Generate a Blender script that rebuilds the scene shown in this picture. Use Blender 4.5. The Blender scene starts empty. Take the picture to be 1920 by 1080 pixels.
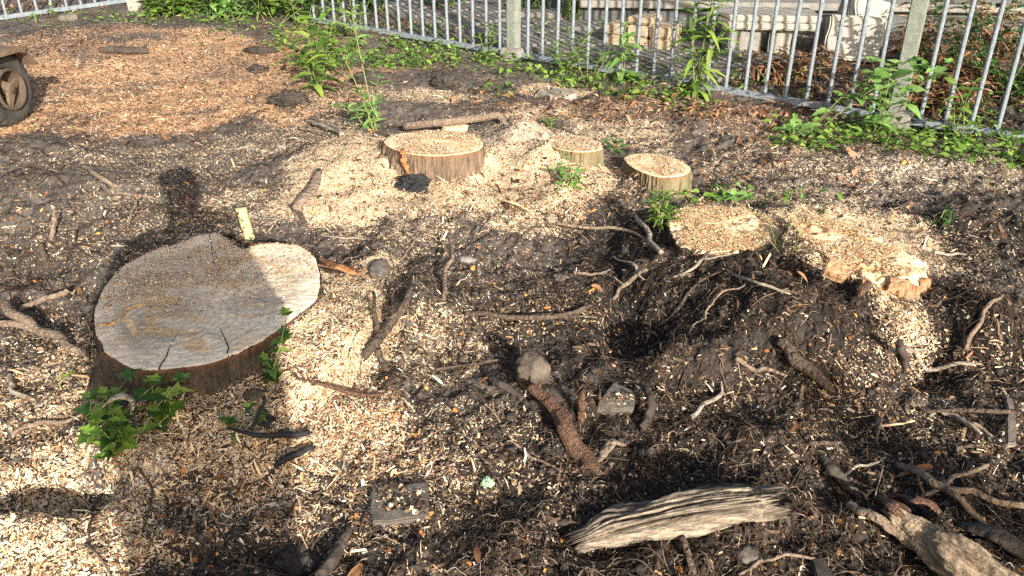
import bpy, bmesh, math, random
import numpy as np
from mathutils import Vector, Matrix, noise as mnoise

# ------------------------------------------------------------------ camera, sky, sun
SC = bpy.context.scene
COL = SC.collection
R = math.radians
CAM_H, PITCH, F = 1.45, R(26.5), 1500.0 / 1920.0       # focal length in picture widths
cam_d = bpy.data.cameras.new('camera')
cam = bpy.data.objects.new('camera', cam_d); COL.objects.link(cam)
cam.location = (0, 0, CAM_H); cam.rotation_euler = (math.pi / 2 - PITCH, 0, 0)
cam_d.sensor_width = 36; cam_d.lens = 36 * F; cam_d.clip_start = 0.03; cam_d.clip_end = 500
SC.camera = cam
SUN_DIR = Vector((-0.373, 0.936, -0.364)).normalized()   # direction the light travels
sun_el = math.asin(-SUN_DIR.z)
world = bpy.data.worlds.new('World'); SC.world = world; world.use_nodes = True
wn = world.node_tree; bg = wn.nodes['Background']
sky = wn.nodes.new('ShaderNodeTexSky'); sky.sky_type = 'NISHITA'; sky.sun_disc = False
sky.sun_elevation = sun_el; sky.air_density = 0.8; sky.dust_density = 3.5; sky.ozone_density = 0.4
sky.sun_rotation = math.atan2(-SUN_DIR.x, -SUN_DIR.y)
wn.links.new(sky.outputs[0], bg.inputs[0]); bg.inputs[1].default_value = 0.105
sd = bpy.data.lights.new('sun', 'SUN'); sd.energy = 4.6; sd.angle = R(0.5); sd.color = (1.0, 0.94, 0.86)
sun = bpy.data.objects.new('sun', sd); COL.objects.link(sun)
sun.rotation_euler = SUN_DIR.to_track_quat('-Z', 'Y').to_euler()
SC.view_settings.view_transform = 'Standard'; SC.view_settings.look = 'None'
SC.view_settings.exposure = 1.12; SC.view_settings.gamma = 1
SC.cycles.max_bounces = 5; SC.cycles.diffuse_bounces = 3; SC.cycles.transparent_max_bounces = 4
SC.cycles.use_denoising = False
SC.render.use_persistent_data = False

rng = np.random.default_rng(7)
random.seed(7)

# ------------------------------------------------------------------ noise
_perm = np.random.default_rng(3).permutation(512)
_perm = np.concatenate([_perm, _perm]).astype(np.int64)
_ang = np.random.default_rng(4).random(512) * 2 * np.pi
_gx, _gy = np.cos(_ang), np.sin(_ang)
def pn(x, y, s=0):
    xi = np.floor(x).astype(np.int64); yi = np.floor(y).astype(np.int64)
    fx = x - xi; fy = y - yi
    u = fx * fx * fx * (fx * (fx * 6 - 15) + 10); v = fy * fy * fy * (fy * (fy * 6 - 15) + 10)
    def g(ix, iy, dx, dy):
        h = _perm[(_perm[(ix + s * 17) & 511] + iy) & 511]
        return _gx[h] * dx + _gy[h] * dy
    a = g(xi, yi, fx, fy); b = g(xi + 1, yi, fx - 1, fy)
    c = g(xi, yi + 1, fx, fy - 1); d = g(xi + 1, yi + 1, fx - 1, fy - 1)
    return ((a + (b - a) * u) + ((c + (d - c) * u) - (a + (b - a) * u)) * v) * 1.5
def fbm(x, y, octv, s=0, lac=2.03, gain=0.5):
    t = 0; a = 1.0; f = 1.0
    for k in range(octv):
        t = t + a * pn(x * f + 13.7 * k, y * f - 7.1 * k, s + k); a *= gain; f *= lac
    return t
def sst(a, b, x):
    t = np.clip((x - a) / (b - a), 0, 1); return t * t * (3 - 2 * t)

# ------------------------------------------------------------------ terrain
SLOPE = 0.05
CP, SP = math.cos(PITCH), math.sin(PITCH)
def ray(px, py):
    u = (px - 960) / 1500.0; v = (540 - py) / 1500.0
    return np.array([u, CP + v * SP, -SP + v * CP])
def plane_pt(px, py, off=0.0):
    d = ray(px, py); t = (CAM_H - off) / (-d[2] + SLOPE * d[1])
    return np.array([0, 0, CAM_H]) + t * d
class Blob:
    def __init__(s, cx, cy, rx, ry, amp, seed=0, edge=0.35):
        c = plane_pt(cx, cy)
        s.x, s.y = c[0], c[1]
        s.rx = abs(plane_pt(cx + rx, cy)[0] - plane_pt(cx - rx, cy)[0]) / 2
        s.ry = abs(plane_pt(cx, cy - ry)[1] - plane_pt(cx, cy + ry)[1]) / 2
        s.amp, s.seed, s.edge = amp, seed, edge
    def d(s, x, y): return np.sqrt(((x - s.x) / s.rx) ** 2 + ((y - s.y) / s.ry) ** 2)
    def val(s, x, y, wob=None):
        d = s.d(x, y)
        if wob is not None: d = d + wob
        return s.amp * (1 - sst(1 - s.edge, 1 + s.edge, d))
    def bell(s, x, y):
        return s.amp * np.exp(-1.3 * s.d(x, y) ** 2)
# (px, py, rx, ry, height)
MOUNDS = [Blob(*a) for a in [
    (640, 340, 130, 75, .13), (850, 330, 150, 60, .05), (985, 285, 75, 40, .15), (1060, 350, 110, 45, .06),
    (120, 380, 170, 85, .11), (30, 300, 110, 50, .07), (300, 390, 90, 60, .03),
    (640, 580, 90, 110, .05), (420, 830, 170, 90, .07), (265, 915, 55, 60, .085), (120, 760, 120, 80, .05), (60, 1020, 140, 60, .05),
    (1430, 620, 130, 75, .17), (1340, 520, 120, 55, .08), (1560, 690, 110, 60, .07), (1480, 450, 110, 60, .05), (1482, 432, 40, 40, .06), (1545, 515, 60, 35, .04),
    (1640, 560, 60, 60, .09), (1790, 590, 120, 50, .05), (1840, 640, 90, 55, .14), (1840, 400, 130, 40, .06),
    (1180, 470, 90, 60, -.06), (1195, 600, 80, 75, -.13), (1000, 470, 120, 50, -.04), (1010, 640, 120, 60, -.03),
    (1745, 700, 70, 40, -.08), (1600, 790, 60, 60, -.03), (1640, 930, 70, 45, -.10), (545, 1030, 70, 40, -.07), (1150, 1020, 90, 40, -.04),
    (1450, 840, 120, 50, .04), (1000, 720, 60, 50, .03), (560, 185, 60, 28, .05), (760, 210, 80, 20, .04), (680, 150, 60, 20, .05),
    (830, 150, 45, 14, .05), (775, 600, 60, 60, .10), (710, 480, 40, 50, .05), (200, 75, 260, 30, .07), (150, 120, 140, 30, .06),
    (110, 930, 200, 42, -.095), (80, 505, 45, 25, -.05), (1700, 300, 200, 30, .04), (1400, 975, 140, 60, .03), (1255, 690, 80, 35, .09), (1640, 985, 110, 25, .04), (1560, 640, 60, 40, .05), (1700, 600, 30, 40, -.05), (1330, 700, 60, 30, .05)]]  # the long bottom left dip is added to make a shadow band there
WOBS = {}
def wob(x, y, sc=2.2, a=0.45, s=31): return a * fbm(x * sc, y * sc, 4, s)
# chips (cream), mulch (orange brown), ash (grey white)
CHIPS = [Blob(*a) for a in [
    (660, 610, 95, 130, 1.0), (590, 720, 110, 60, .95), (420, 740, 200, 60, .9), (400, 840, 190, 80, .78), (130, 740, 110, 110, .68),
    (60, 900, 120, 70, .75), (130, 1030, 200, 70, 1.0), (265, 915, 75, 75, 1.0), (640, 800, 130, 70, .9), (740, 900, 170, 80, .45),
    (470, 940, 180, 55, .55), (830, 660, 110, 60, .42), (700, 1000, 130, 60, .28), (900, 800, 120, 60, .3),
    (650, 340, 130, 85, 1.0), (850, 365, 160, 50, .92), (985, 290, 90, 45, 1.0), (1060, 345, 140, 45, .95), (1220, 370, 120, 22, .5),
    (960, 400, 120, 30, .7), (740, 440, 160, 40, .42), (900, 510, 180, 55, .25), (1000, 570, 140, 50, .25),
    (1350, 430, 110, 50, 1.0), (1500, 440, 120, 50, .95), (1620, 450, 140, 60, 1.0), (1640, 580, 55, 80, .95), (1550, 520, 90, 50, .92),
    (1500, 300, 200, 40, .38), (1750, 330, 260, 50, .42), (1450, 370, 160, 25, .42), (1180, 250, 120, 30, .6), (1030, 215, 90, 20, .7), (1035, 170, 70, 14, .95),
    (800, 185, 110, 16, .6), (680, 190, 90, 26, .35), (330, 310, 220, 45, .32), (560, 260, 180, 50, .35), (250, 420, 180, 70, .25), (470, 400, 140, 60, .42),
    (120, 620, 140, 80, .3), (1800, 470, 160, 60, .25), (1500, 760, 300, 80, .2), (1750, 760, 240, 100, .27), (1000, 900, 160, 50, .3)]]
MULCH = [Blob(*a) for a in [
    (380, 130, 330, 75, .95), (300, 190, 300, 60, .95), (130, 90, 160, 40, .55), (110, 230, 140, 40, .85), (560, 90, 120, 50, .6),
    (1150, 210, 260, 30, .4), (1450, 230, 200, 30, .4), (650, 800, 120, 70, .75), (740, 880, 90, 50, .5), (500, 960, 150, 40, .5), (1000, 380, 160, 30, .3), (1300, 350, 100, 30, .3)]]
ASH = [Blob(*a) for a in [(265, 915, 60, 60, .85), (120, 1040, 170, 50, .4), (90, 950, 140, 30, .6), (985, 285, 75, 35, .5), (1750, 340, 260, 50, .3), (500, 790, 90, 50, .35)]]
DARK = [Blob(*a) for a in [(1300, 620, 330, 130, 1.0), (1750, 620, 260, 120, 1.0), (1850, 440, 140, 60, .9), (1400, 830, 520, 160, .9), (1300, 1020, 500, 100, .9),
    (560, 1040, 120, 40, .9), (1180, 450, 110, 70, .8), (100, 100, 120, 30, .6), (1650, 1000, 260, 120, .9), (60, 500, 90, 50, .5), (1750, 180, 260, 80, .6)]]
def field(bl, x, y, combine='max', w=None):
    if w is None: w = wob(x, y)
    t = np.zeros_like(x)
    for b in bl: t = np.maximum(t, b.val(x, y, w))
    return t
def outline_world(px_outline, top, centre, tilt=(0, 0)):
    c0 = plane_pt(centre[0], centre[1], top); zc = c0[2]; pts = []
    for (a, b) in px_outline:
        d = ray(a, b); t = (zc - CAM_H - tilt[0] * c0[0] - tilt[1] * c0[1]) / (d[2] - tilt[0] * d[0] - tilt[1] * d[1])
        p = np.array([0, 0, CAM_H]) + t * d; pts.append((p[0] - c0[0], p[1] - c0[1]))
    return c0, zc, pts
def resample(pts, n):
    pts = np.array(pts); m = len(pts); out = []
    for i in range(m):                      # closed Catmull-Rom
        p0, p1, p2, p3 = pts[(i - 1) % m], pts[i], pts[(i + 1) % m], pts[(i + 2) % m]
        for t in np.linspace(0, 1, 12, endpoint=False):
            out.append(.5 * ((2 * p1) + (-p0 + p2) * t + (2 * p0 - 5 * p1 + 4 * p2 - p3) * t * t + (-p0 + 3 * p1 - 3 * p2 + p3) * t ** 3))
    out = np.array(out); q = np.vstack([out, out[:1]]); s = np.concatenate([[0], np.cumsum(np.linalg.norm(np.diff(q, axis=0), axis=1))])
    u = np.linspace(0, s[-1], n, endpoint=False); return np.stack([np.interp(u, s, q[:, k]) for k in range(pts.shape[1])], 1)
# outline of each cut where the photo shows it, height of the cut, centre, and how far the ground lies below the cut round it (degrees: drop)
STUMP_DATA = [
    ([(176, 604), (184, 560), (206, 525), (240, 492), (283, 470), (330, 456), (375, 441), (406, 437), (428, 450), (455, 466), (490, 457), (530, 455), (570, 464), (590, 485), (600, 520), (592, 560),
      (560, 588), (520, 618), (480, 645), (430, 668), (380, 683), (300, 692), (250, 690), (215, 672), (192, 650)], .17, (380, 570), {0: .005, 25: .03, 60: .07, 90: .09, 135: .10, 180: .11, 222: .13, 236: .14, 250: .085, 280: .075, 300: .09, 315: .075, 335: .02, 350: .0}, .28),
    ([(720, 264), (742, 252), (790, 247), (850, 246), (890, 254), (906, 268), (898, 280), (868, 288), (830, 292), (790, 291), (755, 285), (732, 276)], .17, (815, 268), {0: .05, 60: .04, 90: .02, 150: .02, 185: .02, 215: .07, 240: .13, 270: .13, 300: .12, 330: .10}, .5),
    ([(1028, 262), (1050, 254), (1085, 257), (1118, 267), (1130, 275), (1122, 282), (1095, 285), (1060, 282), (1036, 274)], .14, (1080, 270), {0: .07, 90: .02, 150: -.01, 200: -.02, 235: .03, 270: .065, 320: .08}, .4),
    ([(1170, 297), (1186, 289), (1225, 288), (1265, 297), (1290, 310), (1294, 321), (1275, 330), (1240, 332), (1208, 324), (1182, 310)], .13, (1235, 309), {0: .09, 90: .03, 180: .07, 225: .08, 270: .085, 320: .10}, .6),
    ([(1256, 400), (1290, 391), (1350, 389), (1405, 397), (1450, 412), (1470, 440), (1440, 462), (1380, 472), (1320, 474), (1280, 458), (1258, 425)], .12, (1360, 430), {0: -.02, 90: .01, 180: .07, 215: .05, 250: .012, 290: -.012, 330: -.02}, .30),
    ([(1470, 402), (1520, 403), (1580, 418), (1650, 443), (1710, 468), (1742, 492), (1738, 512), (1700, 520), (1640, 518), (1590, 508), (1552, 486), (1510, 450), (1480, 425)], .16, (1610, 462), {0: .07, 40: .06, 90: .03, 130: -.015, 180: -.02, 205: -.01, 235: .03, 260: .03, 285: .06, 335: .065}, .4)]
_ST = []
for _o, _t, _c, _dr, _sl in STUMP_DATA:
    _c0, _zc, _p = outline_world(_o, _t, _c); _O = resample(_p, 240); _a = np.arctan2(_O[:, 1], _O[:, 0]); _k = np.argsort(_a); _a, _r = _a[_k], np.linalg.norm(_O, axis=1)[_k]
    _da = np.array(sorted(_dr)); _dv = np.array([_dr[q] for q in _da])
    _ST.append((_c0, _zc, _a, _r, np.radians(_da), _dv, _sl))
def H(x, y):
    x = np.asarray(x, float); y = np.asarray(y, float)
    z = SLOPE * y
    for m in MOUNDS: z = z + m.bell(x, y)
    inside = []
    for (c0, zc, a_, r_, da, dv, sl) in _ST:
        X, Y = x - c0[0], y - c0[1]; rr = np.hypot(X, Y); k = rr < r_.max() + .6
        lim = np.full(x.shape, 9.0)
        if k.any():
            an = np.arctan2(Y[k], X[k]); dist = rr[k] - np.interp(an, a_, r_, period=2 * np.pi)
            drop = np.interp(np.mod(an, 2 * np.pi), da, dv, period=2 * np.pi)
            wig = .02 * pn(an * 3, dist * 6, 11)
            bank = zc - drop - sl * np.maximum(dist, 0) * (1 + wig * 10) - 1.2 * np.maximum(dist - .18, 0) + wig
            zk = z[k]; h = np.clip(.5 + .5 * (bank - zk) / .03, 0, 1)
            z = z.copy(); z[k] = zk + (bank - zk) * h + .03 * h * (1 - h)
            l2 = np.full(dist.shape, 9.0); l2[dist < .012] = zc - .02; l2[dist < -.03] = zc - .06; lim[k] = l2
        inside.append(lim)
    far = sst(6.5, 4.5, y) * 0.7 + 0.3
    near = sst(-0.4, 0.6, y)
    z = z + near * (0.026 * fbm(x * 1.9, y * 1.9, 2, 1) + far * (0.016 * fbm(x * 6, y * 6, 2, 5)))
    ch = field(CHIPS, x, y); mu = field(MULCH, x, y)
    soil = 1 - np.maximum(ch, mu) * 0.8
    wx, wy = x + .02 * pn(x * 23, y * 23, 40), y + .02 * pn(x * 23, y * 23, 41)
    z = z + near * far * soil * (0.014 * fbm(wx * 15, wy * 15, 4, 9, gain=.62) + .010 * np.maximum(fbm(wx * 9, wy * 9, 2, 44), 0) - .008 * np.maximum(pn(wx * 19, wy * 19, 46), 0))
    z = z + near * (0.0035 * fbm(x * 60, y * 60, 2, 21, gain=.7))
    for lim in inside: z = np.minimum(z, lim)
    return z
def patch(x, y, a=-.25, b=.35, sc=2.6, sd_=90): return sst(a, b, fbm(x * sc, y * sc, 4, sd_))
def H1(x, y): return float(H(np.array([x]), np.array([y]))[0])
def gp(px, py, off=0.0):
    """point on the terrain (plus off) seen at that place of the photograph"""
    p = plane_pt(px, py, off); d = ray(px, py)
    for _ in range(7):
        h = H1(p[0], p[1]) + off - SLOPE * p[1]
        p = 0.5 * p + 0.5 * plane_pt(px, py, h)
    return Vector(p)

# ------------------------------------------------------------------ object helpers
def link(name, me, mat=None, parent=None):
    o = bpy.data.objects.new(name, me); COL.objects.link(o)
    if mat is not None:
        for m in (mat if isinstance(mat, (list, tuple)) else [mat]): me.materials.append(m)
    if parent is not None: o.parent = parent
    return o
def tag(o, label=None, cat=None, group=None, kind=None):
    if label: o['label'] = label
    if cat: o['category'] = cat
    if group: o['group'] = group
    if kind: o['kind'] = kind
    return o
def thing(name, label, cat, loc=(0, 0, 0), rotz=0, group=None):
    o = bpy.data.objects.new(name, None); COL.objects.link(o); o.empty_display_size = .1
    o.location = loc; o.rotation_euler = (0, 0, rotz)
    return tag(o, label, cat, group)
def copy_tree(o, parent=None):
    c = o.copy(); COL.objects.link(c); c.parent = parent
    for ch in [k for k in bpy.data.objects if k.parent == o]: copy_tree(ch, c)
    return c
def npmesh(name, V, Fc, smooth=False, attrs=None):
    """V (n,3), Fc (m,k) all of one size, or list of such arrays"""
    me = bpy.data.meshes.new(name)
    V = np.asarray(V, np.float32); Fs = Fc if isinstance(Fc, list) else [Fc]
    me.vertices.add(len(V)); me.vertices.foreach_set('co', V.ravel())
    loops = np.concatenate([f.ravel() for f in Fs]).astype(np.int32)
    sizes = np.concatenate([np.full(len(f), f.shape[1]) for f in Fs])
    starts = np.concatenate([[0], np.cumsum(sizes)[:-1]]).astype(np.int32)
    me.loops.add(len(loops)); me.loops.foreach_set('vertex_index', loops)
    me.polygons.add(len(sizes)); me.polygons.foreach_set('loop_start', starts)
    me.update(calc_edges=True)
    if smooth: me.polygons.foreach_set('use_smooth', np.ones(len(sizes), bool))
    for k, v in (attrs or {}).items():
        a = me.attributes.new(k, 'FLOAT', 'POINT'); a.data.foreach_set('value', np.asarray(v, np.float32))
    me.validate(); return me
def bmobj(name, bm, mat, parent=None, smooth=False):
    me = bpy.data.meshes.new(name); bm.to_mesh(me); bm.free()
    if smooth: me.polygons.foreach_set('use_smooth', [True] * len(me.polygons))
    return link(name, me, mat, parent)

# ------------------------------------------------------------------ materials
class NT:
    def __init__(s, name):
        s.m = bpy.data.materials.new(name); s.m.use_nodes = True; s.t = s.m.node_tree; s.p = s.t.nodes['Principled BSDF']
        s.p.inputs['Roughness'].default_value = 0.9; s.p.inputs['Specular IOR Level'].default_value = 0.25
    def n(s, typ, **kw):
        nd = s.t.nodes.new(typ)
        for k, v in kw.items():
            if k[0] == '_': setattr(nd, k[1:], v)
            else: nd.inputs[k.replace('__', ' ')].default_value = v
        return nd
    def l(s, a, b): s.t.links.new(a, b); return a
    def coord(s, which='Object', scale=None, rot=None):
        c = s.n('ShaderNodeTexCoord'); o = c.outputs[which]
        if scale is not None:
            mp = s.n('ShaderNodeMapping'); mp.inputs['Scale'].default_value = scale
            if rot: mp.inputs['Rotation'].default_value = rot
            s.l(o, mp.inputs[0]); o = mp.outputs[0]
        return o
    def noise(s, co, scale, det=4, rough=.55, dist=0):
        a = s.n('ShaderNodeTexNoise', Scale=scale, Detail=det, Roughness=rough, Distortion=dist); s.l(co, a.inputs['Vector']); return a.outputs['Fac']
    def vor(s, co, scale, feature='F1', out='Color', rand=1.0):
        a = s.n('ShaderNodeTexVoronoi', Scale=scale, Randomness=rand); a.feature = feature; s.l(co, a.inputs['Vector']); return a.outputs[out]
    def ramp(s, fac, stops, interp='LINEAR'):
        r = s.n('ShaderNodeValToRGB'); cr = r.color_ramp; cr.interpolation = interp
        while len(cr.elements) < len(stops): cr.elements.new(0.5)
        for e, (p, c) in zip(cr.elements, stops): e.position = p; e.color = (c[0], c[1], c[2], 1) if not isinstance(c, (int, float)) else (c, c, c, 1)
        s.l(fac, r.inputs[0]); return r.outputs[0]
    def mix(s, f, a, b, mode='MIX'):
        m = s.n('ShaderNodeMix'); m.data_type = 'RGBA'; m.blend_type = mode
        for inp, v in ((m.inputs['Factor'], f), (m.inputs['A'], a), (m.inputs['B'], b)):
            if isinstance(v, (int, float)): inp.default_value = v
            elif isinstance(v, tuple): inp.default_value = (*v, 1)
            else: s.l(v, inp)
        return m.outputs['Result']
    def math(s, op, a, b=0.0, c=0.0):
        m = s.n('ShaderNodeMath'); m.operation = op
        for i, v in enumerate((a, b, c)):
            if isinstance(v, (int, float)): m.inputs[i].default_value = v
            else: s.l(v, m.inputs[i])
        return m.outputs[0]
    def attr(s, name): a = s.n('ShaderNodeAttribute'); a.attribute_name = name; return a.outputs['Fac']
    def island(s): return s.n('ShaderNodeNewGeometry').outputs['Random Per Island']
    def bump(s, h, strength=.5, dist=.01):
        b = s.n('ShaderNodeBump', Strength=strength, Distance=dist); s.l(h, b.inputs['Height']); s.l(b.outputs[0], s.p.inputs['Normal'])
    def col(s, c):
        if isinstance(c, tuple): s.p.inputs['Base Color'].default_value = (*c, 1)
        else: s.l(c, s.p.inputs['Base Color'])

SOIL_STOPS = [(.25, (.022, .016, .012)), (.5, (.046, .034, .025)), (.72, (.085, .065, .048)), (.9, (.13, .10, .075))]
CHIP_STOPS = [(0, (.10, .06, .035)), (.10, (.34, .18, .08)), (.2, (.56, .34, .17)), (.4, (.70, .50, .29)), (.65, (.78, .61, .39)), (.85, (.82, .71, .52)), (1, (.64, .56, .44))]
MULCH_STOPS = [(0, (.08, .042, .022)), (.18, (.22, .11, .05)), (.42, (.42, .22, .11)), (.68, (.58, .35, .19)), (.88, (.74, .52, .32)), (1, (.80, .66, .46))]

def mat_ground():
    s = NT('soil_and_sawdust'); co = s.coord('Object')
    n1 = s.noise(co, 3.0, 5, .6); n2 = s.noise(co, 45, 6, .75)
    soil = s.ramp(s.mix(.55, n1, n2), [(.30, (.046, .038, .032)), (.48, (.112, .094, .079)), (.62, (.185, .159, .135)), (.8, (.25, .22, .19))])
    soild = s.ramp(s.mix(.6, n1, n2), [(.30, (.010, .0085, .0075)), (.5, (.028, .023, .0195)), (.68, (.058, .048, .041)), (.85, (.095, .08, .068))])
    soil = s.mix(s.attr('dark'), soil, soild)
    # flakes: two stretched cell patterns
    def flakes(scale, rot, stops, warp):
        w = s.n('ShaderNodeMapping'); w.inputs['Rotation'].default_value = (0, 0, rot); w.inputs['Scale'].default_value = (scale, scale * 2.4, scale)
        nz = s.n('ShaderNodeTexNoise', Scale=warp, Detail=2.0); s.l(co, nz.inputs['Vector'])
        ad = s.n('ShaderNodeVectorMath'); ad.operation = 'MULTIPLY_ADD'; s.l(nz.outputs['Color'], ad.inputs[0]); ad.inputs[1].default_value = (.09, .09, 0); s.l(co, ad.inputs[2])
        s.l(ad.outputs[0], w.inputs[0])
        v = s.n('ShaderNodeTexVoronoi', Scale=1.0); s.l(w.outputs[0], v.inputs['Vector'])
        sep = s.n('ShaderNodeSeparateColor'); s.l(v.outputs['Color'], sep.inputs[0])
        return s.ramp(sep.outputs[0], stops), sep.outputs[1], v.outputs['Distance']
    c1, r1, d1 = flakes(110, .6, CHIP_STOPS, 14); c2, r2, d2 = flakes(170, -.9, CHIP_STOPS, 20)
    m1, q1, e1 = flakes(75, .2, MULCH_STOPS, 9)
    sel = s.math('GREATER_THAN', r2, .5)
    chip = s.mix(sel, c1, c2)
    ash = s.mix(.65, chip, (.62, .60, .56))
    chip = s.mix(s.attr('ash'), chip, ash)
    # gaps between flakes darken where soil shows
    g = s.math('GREATER_THAN', s.attr('chip'), s.math('ADD', s.math('MULTIPLY', r1, .75), s.math('MULTIPLY', n2, .35)))
    g2 = s.math('GREATER_THAN', s.attr('mulch'), s.math('ADD', s.math('MULTIPLY', q1, .75), s.math('MULTIPLY', n2, .3)))
    c = s.mix(g2, soil, m1); c = s.mix(g, c, chip)
    s.col(c)
    h = s.math('ADD', s.math('MULTIPLY', n2, 1.0), s.math('MULTIPLY', s.math('ADD', r1, r2), .25))
    h = s.math('ADD', h, s.math('MULTIPLY', s.noise(co, 220, 3, .7), .5))
    s.bump(h, .9, .012); return s.m
def mat_island(name, stops, grain=60, rough=.85, transl=0.0, var=.25, spec=.25):
    s = NT(name); co = s.coord('Object'); isl = s.island()
    n = s.noise(co, grain, 3, .6)
    c = s.ramp(isl, stops)
    c = s.mix(1.0, c, s.ramp(n, [(.3, 1 - var), (.7, 1.0)]), 'MULTIPLY')
    s.col(c); s.p.inputs['Roughness'].default_value = rough; s.p.inputs['Specular IOR Level'].default_value = spec
    if transl:
        tr = s.n('ShaderNodeBsdfTranslucent'); s.l(c, tr.inputs[0])
        bright = s.n('ShaderNodeMix'); ms = s.n('ShaderNodeMixShader', Fac=transl)
        out = s.t.nodes['Material Output']; s.l(s.p.outputs[0], ms.inputs[1]); s.l(tr.outputs[0], ms.inputs[2]); s.l(ms.outputs[0], out.inputs[0])
        s.t.nodes.remove(bright)
    return s.m
def mat_bark(name, cols, scale=(14, 14, 3), bump=1.0, moss=None):
    s = NT(name); co = s.coord('Object', scale)
    n = s.noise(co, 2.2, 6, .65, .6); v = s.vor(co, 1.6, 'DISTANCE_TO_EDGE', 'Distance'); n3 = s.noise(s.coord('Object'), 90, 4, .7)
    f = s.math('ADD', s.math('MULTIPLY', n, .7), s.math('MULTIPLY', n3, .3))
    c = s.ramp(f, [(.3, cols[0]), (.5, cols[1]), (.68, cols[2])])
    c = s.mix(s.attr('rim'), c, (.20, .085, .035))
    if moss: c = s.mix(s.ramp(s.noise(s.coord('Object'), 9, 4), [(.5, 0), (.65, .7)]), c, moss)
    s.col(c); s.bump(s.math('ADD', s.math('MINIMUM', v, .25), s.math('MULTIPLY', f, .6)), bump, .02); return s.m
def mat_cut(name, pale, mid, tan, rings=70, dust=.5):
    s = NT(name); co = s.coord('Object')
    nz = s.n('ShaderNodeTexNoise', Scale=2.2, Detail=3.0); s.l(co, nz.inputs['Vector'])
    ad = s.n('ShaderNodeVectorMath'); ad.operation = 'MULTIPLY_ADD'; s.l(nz.outputs['Color'], ad.inputs[0]); ad.inputs[1].default_value = (.16, .16, 0); s.l(co, ad.inputs[2])
    mz = s.n('ShaderNodeMapping'); mz.inputs['Scale'].default_value = (1, 1, 0); s.l(ad.outputs[0], mz.inputs[0])
    wv = s.n('ShaderNodeTexWave', Scale=rings / 6.0, Distortion=1.2, Detail=3.0); wv.wave_type = 'RINGS'; wv.rings_direction = 'Z'; s.l(mz.outputs[0], wv.inputs['Vector'])
    big = s.noise(co, 3.2, 4, .55, .8); big2 = s.noise(co, 6.5, 4, .6, 1.2)
    c = s.ramp(big, [(.36, mid), (.5, pale), (.62, tuple(min(.9, k * 1.12) for k in pale))])
    c = s.mix(s.ramp(big2, [(.50, 0), (.60, .75)]), c, tan)
    c = s.mix(.22, c, s.ramp(wv.outputs['Fac'], [(.15, .4), (.6, 1.0)]), 'MULTIPLY')
    sm = s.noise(s.coord('Object', (3, 70, 3), (0, 0, .5)), 1.0, 4, .65)
    sm2 = s.noise(s.coord('Object', (5, 42, 3), (0, 0, -.35)), 1.0, 4, .65)
    smm = s.mix(s.math('GREATER_THAN', big, .5), sm, sm2)
    c = s.mix(.5, c, s.ramp(smm, [(.34, .62), (.56, 1.0)]), 'MULTIPLY')
    sp = s.noise(co, 260, 2, .6)
    c = s.mix(s.math('MULTIPLY', s.ramp(sp, [(.58, 0), (.68, .8)]), s.ramp(s.noise(co, 4, 3), [(.4, 0), (.6, dust)])), c, (.20, .12, .07))
    c = s.mix(s.ramp(s.math('ADD', s.attr('edge'), s.math('MULTIPLY', big2, .25)), [(.90, 0), (1.0, .55)]), c, tuple(min(.85, k * 1.18) for k in pale))
    s.col(c); s.bump(smm, .35, .006); s.p.inputs['Roughness'].default_value = .75; return s.m
def mat_rock(name, a, b, scale=12, speck=None):
    s = NT(name); co = s.coord('Object'); n = s.noise(co, scale, 7, .65); n2 = s.noise(co, scale * 14, 4, .7)
    c = s.ramp(s.mix(.4, n, n2), [(.35, a), (.62, b)])
    if speck: c = s.mix(s.ramp(s.vor(co, 160, out='Distance'), [(.12, 1), (.2, 0)]), c, speck)
    s.col(c); s.bump(s.math('ADD', n, s.math('MULTIPLY', n2, .5)), .8, .01); return s.m
def mat_leaf(name, stops, tr=.35):
    return mat_island(name, stops, 30, .5, tr, .2, .4)

M = {}
M['ground'] = mat_ground()
M['chip'] = mat_island('wood_chip', CHIP_STOPS, 150)
M['ashchip'] = mat_island('pale_chip', [(0, (.25, .2, .15)), (.2, (.55, .47, .36)), (.6, (.78, .72, .60)), (1, (.88, .85, .78))], 150)
M['sawdust'] = mat_island('orange_sawdust', [(0, (.30, .15, .06)), (.2, (.56, .33, .15)), (.5, (.74, .50, .26)), (.8, (.84, .64, .38)), (1, (.86, .74, .54))], 150)
M['mulch'] = mat_island('mulch_shred', MULCH_STOPS, 150)
M['litter'] = mat_island('dark_litter', [(0, (.02, .014, .01)), (.4, (.05, .035, .024)), (.75, (.11, .07, .045)), (1, (.22, .15, .10))], 120)
M['root'] = mat_island('fine_root', [(0, (.02, .014, .010)), (.5, (.052, .034, .023)), (.85, (.105, .066, .044)), (1, (.28, .20, .13))], 120)
M['twiglit'] = mat_island('twig_litter', [(0, (.03, .021, .016)), (.5, (.075, .052, .037)), (.85, (.14, .10, .07)), (1, (.30, .225, .16))], 90)
M['straw'] = mat_island('straw_litter', [(0, (.22, .14, .08)), (.5, (.45, .32, .19)), (1, (.68, .56, .40))], 90)
M['bits'] = mat_island('leaf_bits', [(0, (.30, .10, .03)), (.5, (.55, .22, .05)), (.8, (.70, .38, .08)), (1, (.62, .30, .18))], 90)
M['clod'] = mat_rock('soil_clod', (.020, .017, .014), (.080, .067, .056), 18)
M['dryleaf'] = mat_island('dry_leaf', [(0, (.06, .03, .018)), (.3, (.16, .075, .036)), (.6, (.27, .13, .06)), (.85, (.40, .22, .11)), (1, (.54, .37, .22))], 40, .6, .15)
M['green'] = mat_leaf('green_leaf', [(0, (.04, .10, .015)), (.35, (.10, .21, .028)), (.7, (.20, .34, .05)), (1, (.34, .45, .09))])
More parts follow.
